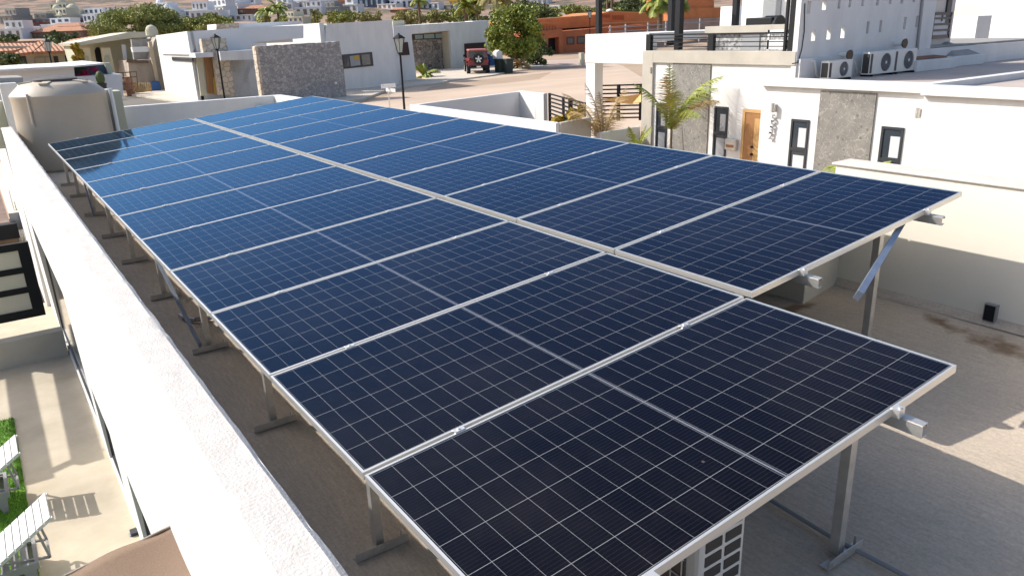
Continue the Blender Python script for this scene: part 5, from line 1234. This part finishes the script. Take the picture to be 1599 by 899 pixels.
    t_ = T('climbing_plant', 'yellowish climbing plant on the left end of the cream arched house', 'plant', Y(125,98,67)); m = MB(); leafy(m, Y(124,88,67.4), .55, .5, 1.0, 1200, .12, random.Random(6), 10); m.build('foliage', M['yellowleaf'], t_)
    # grey-white buildings between (behind white house)
    r = T('flat_roof_house', 'long low white building with a thin roof line behind the stone wall', 'house', (24, 66, 0)); y = 68.
    m = MB(); slabY(m, y, [(385,46),(457,41.5),(457,53),(474,53),(476,75),(385,75)], 8); m.build('wall', M['whitefar'], r)
    m = MB(); slabY(m, y+2, [(338,38),(375,36.5),(400,36),(470,33),(470,44),(338,48)], 3); m.build('upper_wall', M['whitefar'], r)
    m = MB(); slabY(m, y+1.9, [(338,38),(373,36.5),(373,46),(338,47)], .2); m.build('stone_strip', M['stonelight'], r)
    m = MB(); slabY(m, y-.1, [(458,42),(473,41),(474,52),(459,52)], .12); m.build('brown_panel', mat('brown_panel', (.16,.12,.09), .8), r)
    # dome on cream roof
    p = Y(236,45,66.); m = MB(); m.dome(p-Vector((0,0,.1)), .42, sq=.9).lathe(p-Vector((0,0,.5)), [(.46,0),(.46,.41)], 14); solo(m, 'roof_dome', M['creamfar'], 'small yellowish dome on the roof of the cream house', 'dome')
left_houses()
M['farglass'] = mat('far_window_glass', (.16,.17,.19), .3, spec=.8); M['farshade'] = mat('far_window_shade', (.20,.16,.13), .8)
# ================================================================== FAR HILLSIDE TOWN
def far_house(u, vt, w, h, mk, label, kind='', y=None, seed=1):
    """a block of about the size seen: u,vt top left px, w,h px"""
    rnd = random.Random(seed)
    p = G(u+w/2, vt+h); d = (p-CAM).length; s = d/F*1.2; W_, H_ = w*s, h*s
    a = math.atan2(p.x-CAM.x, p.y-CAM.y)
    r = T('hillside_house', label, 'house', p, 'white and coloured houses on the far hillside'); rz = -a*.4-rnd.uniform(.55,1.1); r.rotation_euler = (0,0,rz)
    D = W_*rnd.uniform(.5,.8); m = MB(); m.box(-W_/2, W_/2, 0, D, -H_*.6, H_*.56)
    k = rnd.uniform(-.3,.3); up0, up1 = sorted((k*W_-W_*.05, (-W_/2 if k > 0 else W_/2)*.96)); 
    if 'low' not in kind: m.box(up0, up1, D*.25, D*.95, H_*.5601, H_)
    m.box(-W_/2-.15, W_/2+.15, -.2, D, H_*.50, H_*.555)
    m.build('wall', M[mk], r, local=True)
    g = MB(); n = max(2, int(w/7))
    def wins(x0, x1, y, z0, z1, n):
        for i in range(n):
            c = lerp(x0, x1, (i+.5)/n); ww = (x1-x0)/n*rnd.uniform(.12,.28); zz = rnd.choice((z0, lerp(z0, z1, .25))); g.box(c-ww, c+ww, y-.12, y+.05, zz, z1)
    wins(-W_/2, W_/2, 0, H_*.06, H_*.42, n)
    if 'low' not in kind: wins(up0, up1, D*.25, H_*.64, H_*.88, max(1, n-1))
    build_each(g, 'window', rnd.choice((M['darkwall'], M['farglass'], M['farshade'])) if mk != 'darkwall' else M['glassblue'], r, local=True)
    if 'dome' in kind:
        dm = MB(); dm.dome((-W_*.2, D*.5, H_*.98), W_*.14); dm.dome((W_*.15, D*.4, H_*.56), W_*.17); dm.build('dome', M[mk], r, local=True)
    if 'tile' in kind:
        t_ = MB(); t_.add([(-W_/2-.3,-.3,H_*.58),(W_/2+.3,-.3,H_*.58),(W_/2+.3,D,H_*.58),(-W_/2-.3,D,H_*.58),(-W_*.2,D*.5,H_*.58+W_*.14),(W_*.2,D*.5,H_*.58+W_*.14)], [(0,1,5,4),(1,2,5),(2,3,4,5),(3,0,4)]); t_.build('roof', M['tile'], r, local=True)
FARH = [
 (-8,23,30,16,'greyconc','','grey house with dark bands at the very left edge of the hillside'),
 (36,34,26,14,'red','low','dark red house at the left of the hillside'),
 (22,38,14,9,'whitefar','low','small white block in front of the dark red house, left'),
 (-5,43,34,18,'whitefar','','white house low down at the left edge above the tiled roofs'),
 (46,40,10,11,'whitefar','low','narrow white block right of the dark red house'),
 (52,28,26,12,'greyconc','','brownish grey flat house above the small white ones'),
 (70,22,30,16,'creamfar','dome','cream house with two domes on the left hillside'),
 (82,14,38,18,'creamfar','dome','upper cream house with rounded gables and domes'),
 (56,40,32,12,'whitefar','low','long low white house below the domed cream one'),
 (70,36,34,14,'whitefar','','white house with several terraces left of the green mound'),
 (108,24,24,12,'whitefar','low','white flat house right of the domed cream houses'),
 (131,20,36,14,'whitefar','','long white house with a row of dark windows above the blue tinted one'),
 (131,32,30,20,'whitefar','','bright white house beside the big green tree'),
 (124,30,13,8,'red','low','small red house between the white houses'),
 (166,25,18,10,'whitefar','low','pale house at the left end of the big green tree'),
 (176,12,18,11,'whitefar','low','lone white house high on the slope above the green tree'),
 (60,48,62,12,'terracotta','tile','low house with clay roof behind the street lamp at left'),
 (232,11,34,14,'whitefar','dome','white house with two small domes right of the green tree'),
 (248,17,26,10,'whitefar','low','white terrace block below the two domed house'),
 (273,16,14,9,'creamfar','low','small cream house left of the big white cluster'),
 (289,14,22,12,'whitefar','low','white house with a dark doorway left of the big cluster'),
 (303,12,36,22,'whitefar','','broad white house in the middle of the big cluster'),
 (316,7,36,18,'whitefar','','top storey white house at the back of the big cluster'),
 (334,4,40,16,'whitefar','','large white house crowning the big cluster'),
 (352,12,30,12,'terracotta','low','red brown shaded house at the right of the big cluster'),
 (355,21,36,12,'whitefar','low','low white house below the red brown one'),
 (368,3,28,14,'whitefar','','white house with small balcony at the right end of the cluster'),
 (296,28,18,14,'greyconc','low','grey concrete block below the big white cluster'),
 (384,12,30,10,'terracotta','tile low','reddish roofed house left of the palms'),
 (430,3,26,12,'whitefar','','white house behind the palms with dark windows'),
 (450,-3,32,18,'whitefar','','tall white house at the top edge, left of centre'),
 (466,8,32,16,'whitefar','','white house with two large blue windows'),
 (486,-2,38,14,'whitefar','','white villa with wide balconies at the top edge'),
 (500,8,30,14,'greyconc','','grey beige villa with arched terraces below the balconied one'),
 (528,-4,14,22,'terracotta','','narrow pink brown building beside the white villa'),
 (538,3,20,17,'whitefar','','white block with shaded side above the scrub'),
 (556,-8,42,20,'darkwall','','dark modern villa with blue glass at the top edge'),
 (590,4,28,10,'whitefar','low','small white house right of the dark villa'),
 (430,24,42,14,'creamfar','','pale low house behind the small palms above the white roof'),
 (612,-5,30,18,'whitefar','','large plain white building right of the dark villa'),
 (598,-1,16,12,'whitefar','','white building with steps beside the plain one'),
 (648,-4,18,10,'whitefar','low','white house at the top edge behind the scrub, right of the plain one'),
 (660,2,24,12,'whitefar','low','small white house above the scrub, left of the yellow one'),
 (612,14,20,7,'terracotta','tile low','small clay roofed hut in the scrub'),
 (690,6,20,8,'creamfar','low','cream garden house above the scrub'),
 (702,-3,12,16,'poster','','narrow yellow house at the top edge'),
 (735,-2,28,8,'terracotta','tile low','pink tiled roof among the palms'),
 (824,-3,28,10,'whitefar','low','white building above the trees right of the bushy tree'),
 (850,5,22,16,'whitefar','low','white house front glimpsed between olive trees'),
]
for i, (u, vt, w_, h_, mk, kind, lab) in enumerate(FARH): far_house(u, vt, w_, h_, mk, lab, kind, seed=i)
# big green mound tree, scrub, palms
p = G(206,62); tree('mesquite_tree', 'huge spreading green mesquite behind the cream house', Y(222,56,105), Y(222,11,105).z-Y(222,56,105).z, 6.0, M['mesq'], 30000, .15, seed=41, low=.02, rz=2.3, ry=5)
tree('mesquite_tree', 'low olive green tree behind the white house, right of the huge one', Y(330,50,100), 2.1, 3.2, M['mesq'], 9000, .15, seed=42, low=.05, rz=1.1, ry=3)
def scrub(u0, u1, v0, v1, y, label, seed, m='olive', n=5, cnt=2600, cat='bush'):
    a = Y(u0, v1, y); b_ = Y(u1, v1, y); h = Y(u0, v0, y).z-a.z; t = T('scrub_bush', label, cat, a.lerp(b_, .5), 'dry bushes behind the far houses'); mb = MB(); rnd = random.Random(seed)
    for k in range(n): c = a.lerp(b_, (k+.5)/n)+Vector((0, rnd.uniform(-4,4), h*.45*rnd.uniform(.8,1.05))); leafy(mb, c, (b_-a).length/n*.8, 3.5, h*.6, int(cnt*2.2)//n, .21, rnd, 12, .2)
    mb.build('foliage', M[m], t)
scrub(408,452,26,44,125,'rounded olive bush below the small palms',51,'mesq')
scrub(505,540,18,38,130,'left end of the dry scrub band, with a bright green patch',52,'mesq')
scrub(520,590,16,36,135,'brownish scrub left of centre behind the tall white house',53)
scrub(575,640,19,38,128,'olive scrub right behind the top of the tall white house',54)
scrub(625,690,14,38,128,'olive green scrub behind the garage house left part',55)
scrub(672,722,14,38,124,'brighter green bushes behind the garage house middle part',56,'mesq')
scrub(712,770,16,36,112,'dark mixed bushes behind the garage house right part',57,'leafdk')
scrub(0,30,54,66,120,'dark bushes above the clay tiled roof at the left edge',58,'leafdk',3,1200)
scrub(74,122,50,68,118,'dark green bushes above the clay tiled roofs behind the lamp',59,'leafdk',4,2200)
scrub(845,960,8,30,118,'tall olive trees behind the orange house',60,'mesq',6,6000,'trees')
scrub(800,860,0,38,110,'dark trees between the bushy tree and the orange house',61,'leafdk',4,4200,'trees')
scrub(960,1010,-6,24,116,'dark conifers behind the roof of the orange house',62,'leafdk',4,4200,'trees')
scrub(1000,1070,-4,30,112,'shady trees behind the leaning palms near the terrace posts',63,'leafdk',4,4200,'trees')
scrub(0,34,84,104,72,'green garden bush below the clay tiled roof at the left edge',64,'leafdk',3,1500)
def fpalm(u, vb, vt, y, label, seed, fl=2.2, nf=16, m='palm', tr=.2):
    b_ = Y(u, vb, y); h = Y(u, vt, y).z-b_.z; palm('palm_tree', label, b_, h, fl, nf, M[m], seed, 'palms among the far houses', trunk=tr, leaf_w=.11, droop=1.5)
fpalm(417,45,20,120,'short palm with a full crown above the white roof, left of its pair',71,2.0)
fpalm(436,40,14,126,'taller palm with a full crown left of the white villas',72,2.2)
fpalm(492,40,22,118,'slim palm at the left end of the scrub',73,1.0,10,'olive',.1)
fpalm(497,40,20,118,'slim palm next to its twin at the left end of the scrub',74,1.0,10,'olive',.1)
fpalm(656,38,4,112,'palm rising out of the scrub right of the plain white building',75,2.0)
fpalm(728,38,12,100,'palm with dry skirt above the garage house roof',76,2.2,16,'palm',.3)
fpalm(745,34,6,104,'palm with dark green crown above the garage house roof',77,2.6)
fpalm(772,36,-4,96,'tall palm with drooping fronds above the bushy tree, left',78,3.2,20,'olive')
fpalm(788,36,-8,98,'tall palm with drooping fronds above the bushy tree, right',79,3.2,20,'mesq')
fpalm(948,30,-20,100,'white trunked palm behind the orange house',80,3.0,14,'palm',.22)
fpalm(955,30,-22,101,'second white trunked palm close beside the first behind the orange house',81,3.0,14,'palm',.22)
fpalm(1030,44,6,72,'leaning yellow green palm left of the black terrace posts',82,3.4,26,'palm',.3)
fpalm(1050,44,2,74,'thick palm right behind the black terrace posts',83,3.2,26,'palm',.3)

# ================================================================== LIGHT, SKY, CAMERA
cam = bpy.data.cameras.new('camera'); co = bpy.data.objects.new('camera', cam); COL.objects.link(co)
cam.sensor_width = 36; cam.lens = F/1599*36; cam.clip_start = .05; cam.clip_end = 20000
co.matrix_world = Matrix(((RW[0][0],RW[1][0],RW[2][0],CAM.x),(RW[0][1],RW[1][1],RW[2][1],CAM.y),(RW[0][2],RW[1][2],RW[2][2],CAM.z),(0,0,0,1)))
SC.camera = co
sd = Vector((-.875, .97, 1)).normalized()
sun = bpy.data.lights.new('sun', 'SUN'); sun.energy = 3.6; sun.angle = radians(.5); sun.color = (1, .955, .89)
so = bpy.data.objects.new('sun', sun); COL.objects.link(so); so.rotation_euler = sd.to_track_quat('Z', 'Y').to_euler()
w = bpy.data.worlds.new('World'); SC.world = w; w.use_nodes = True; nt = w.node_tree
sk = nt.nodes.new('ShaderNodeTexSky'); sk.sky_type = 'NISHITA'; sk.sun_disc = False
sk.sun_elevation = math.asin(sd.z); sk.sun_rotation = math.atan2(sd.x, sd.y)
sk.air_density = 1.0; sk.dust_density = 3.2; sk.ozone_density = 2.2; sk.altitude = 50
nt.links.new(sk.outputs[0], nt.nodes['Background'].inputs[0]); nt.nodes['Background'].inputs[1].default_value = .135
SC.view_settings.view_transform = 'Standard'; SC.view_settings.look = 'None'; SC.view_settings.gamma = 1
SC.view_settings.exposure = .60
SC.render.engine = 'CYCLES'
SC.cycles.max_bounces = 8; SC.cycles.diffuse_bounces = 6
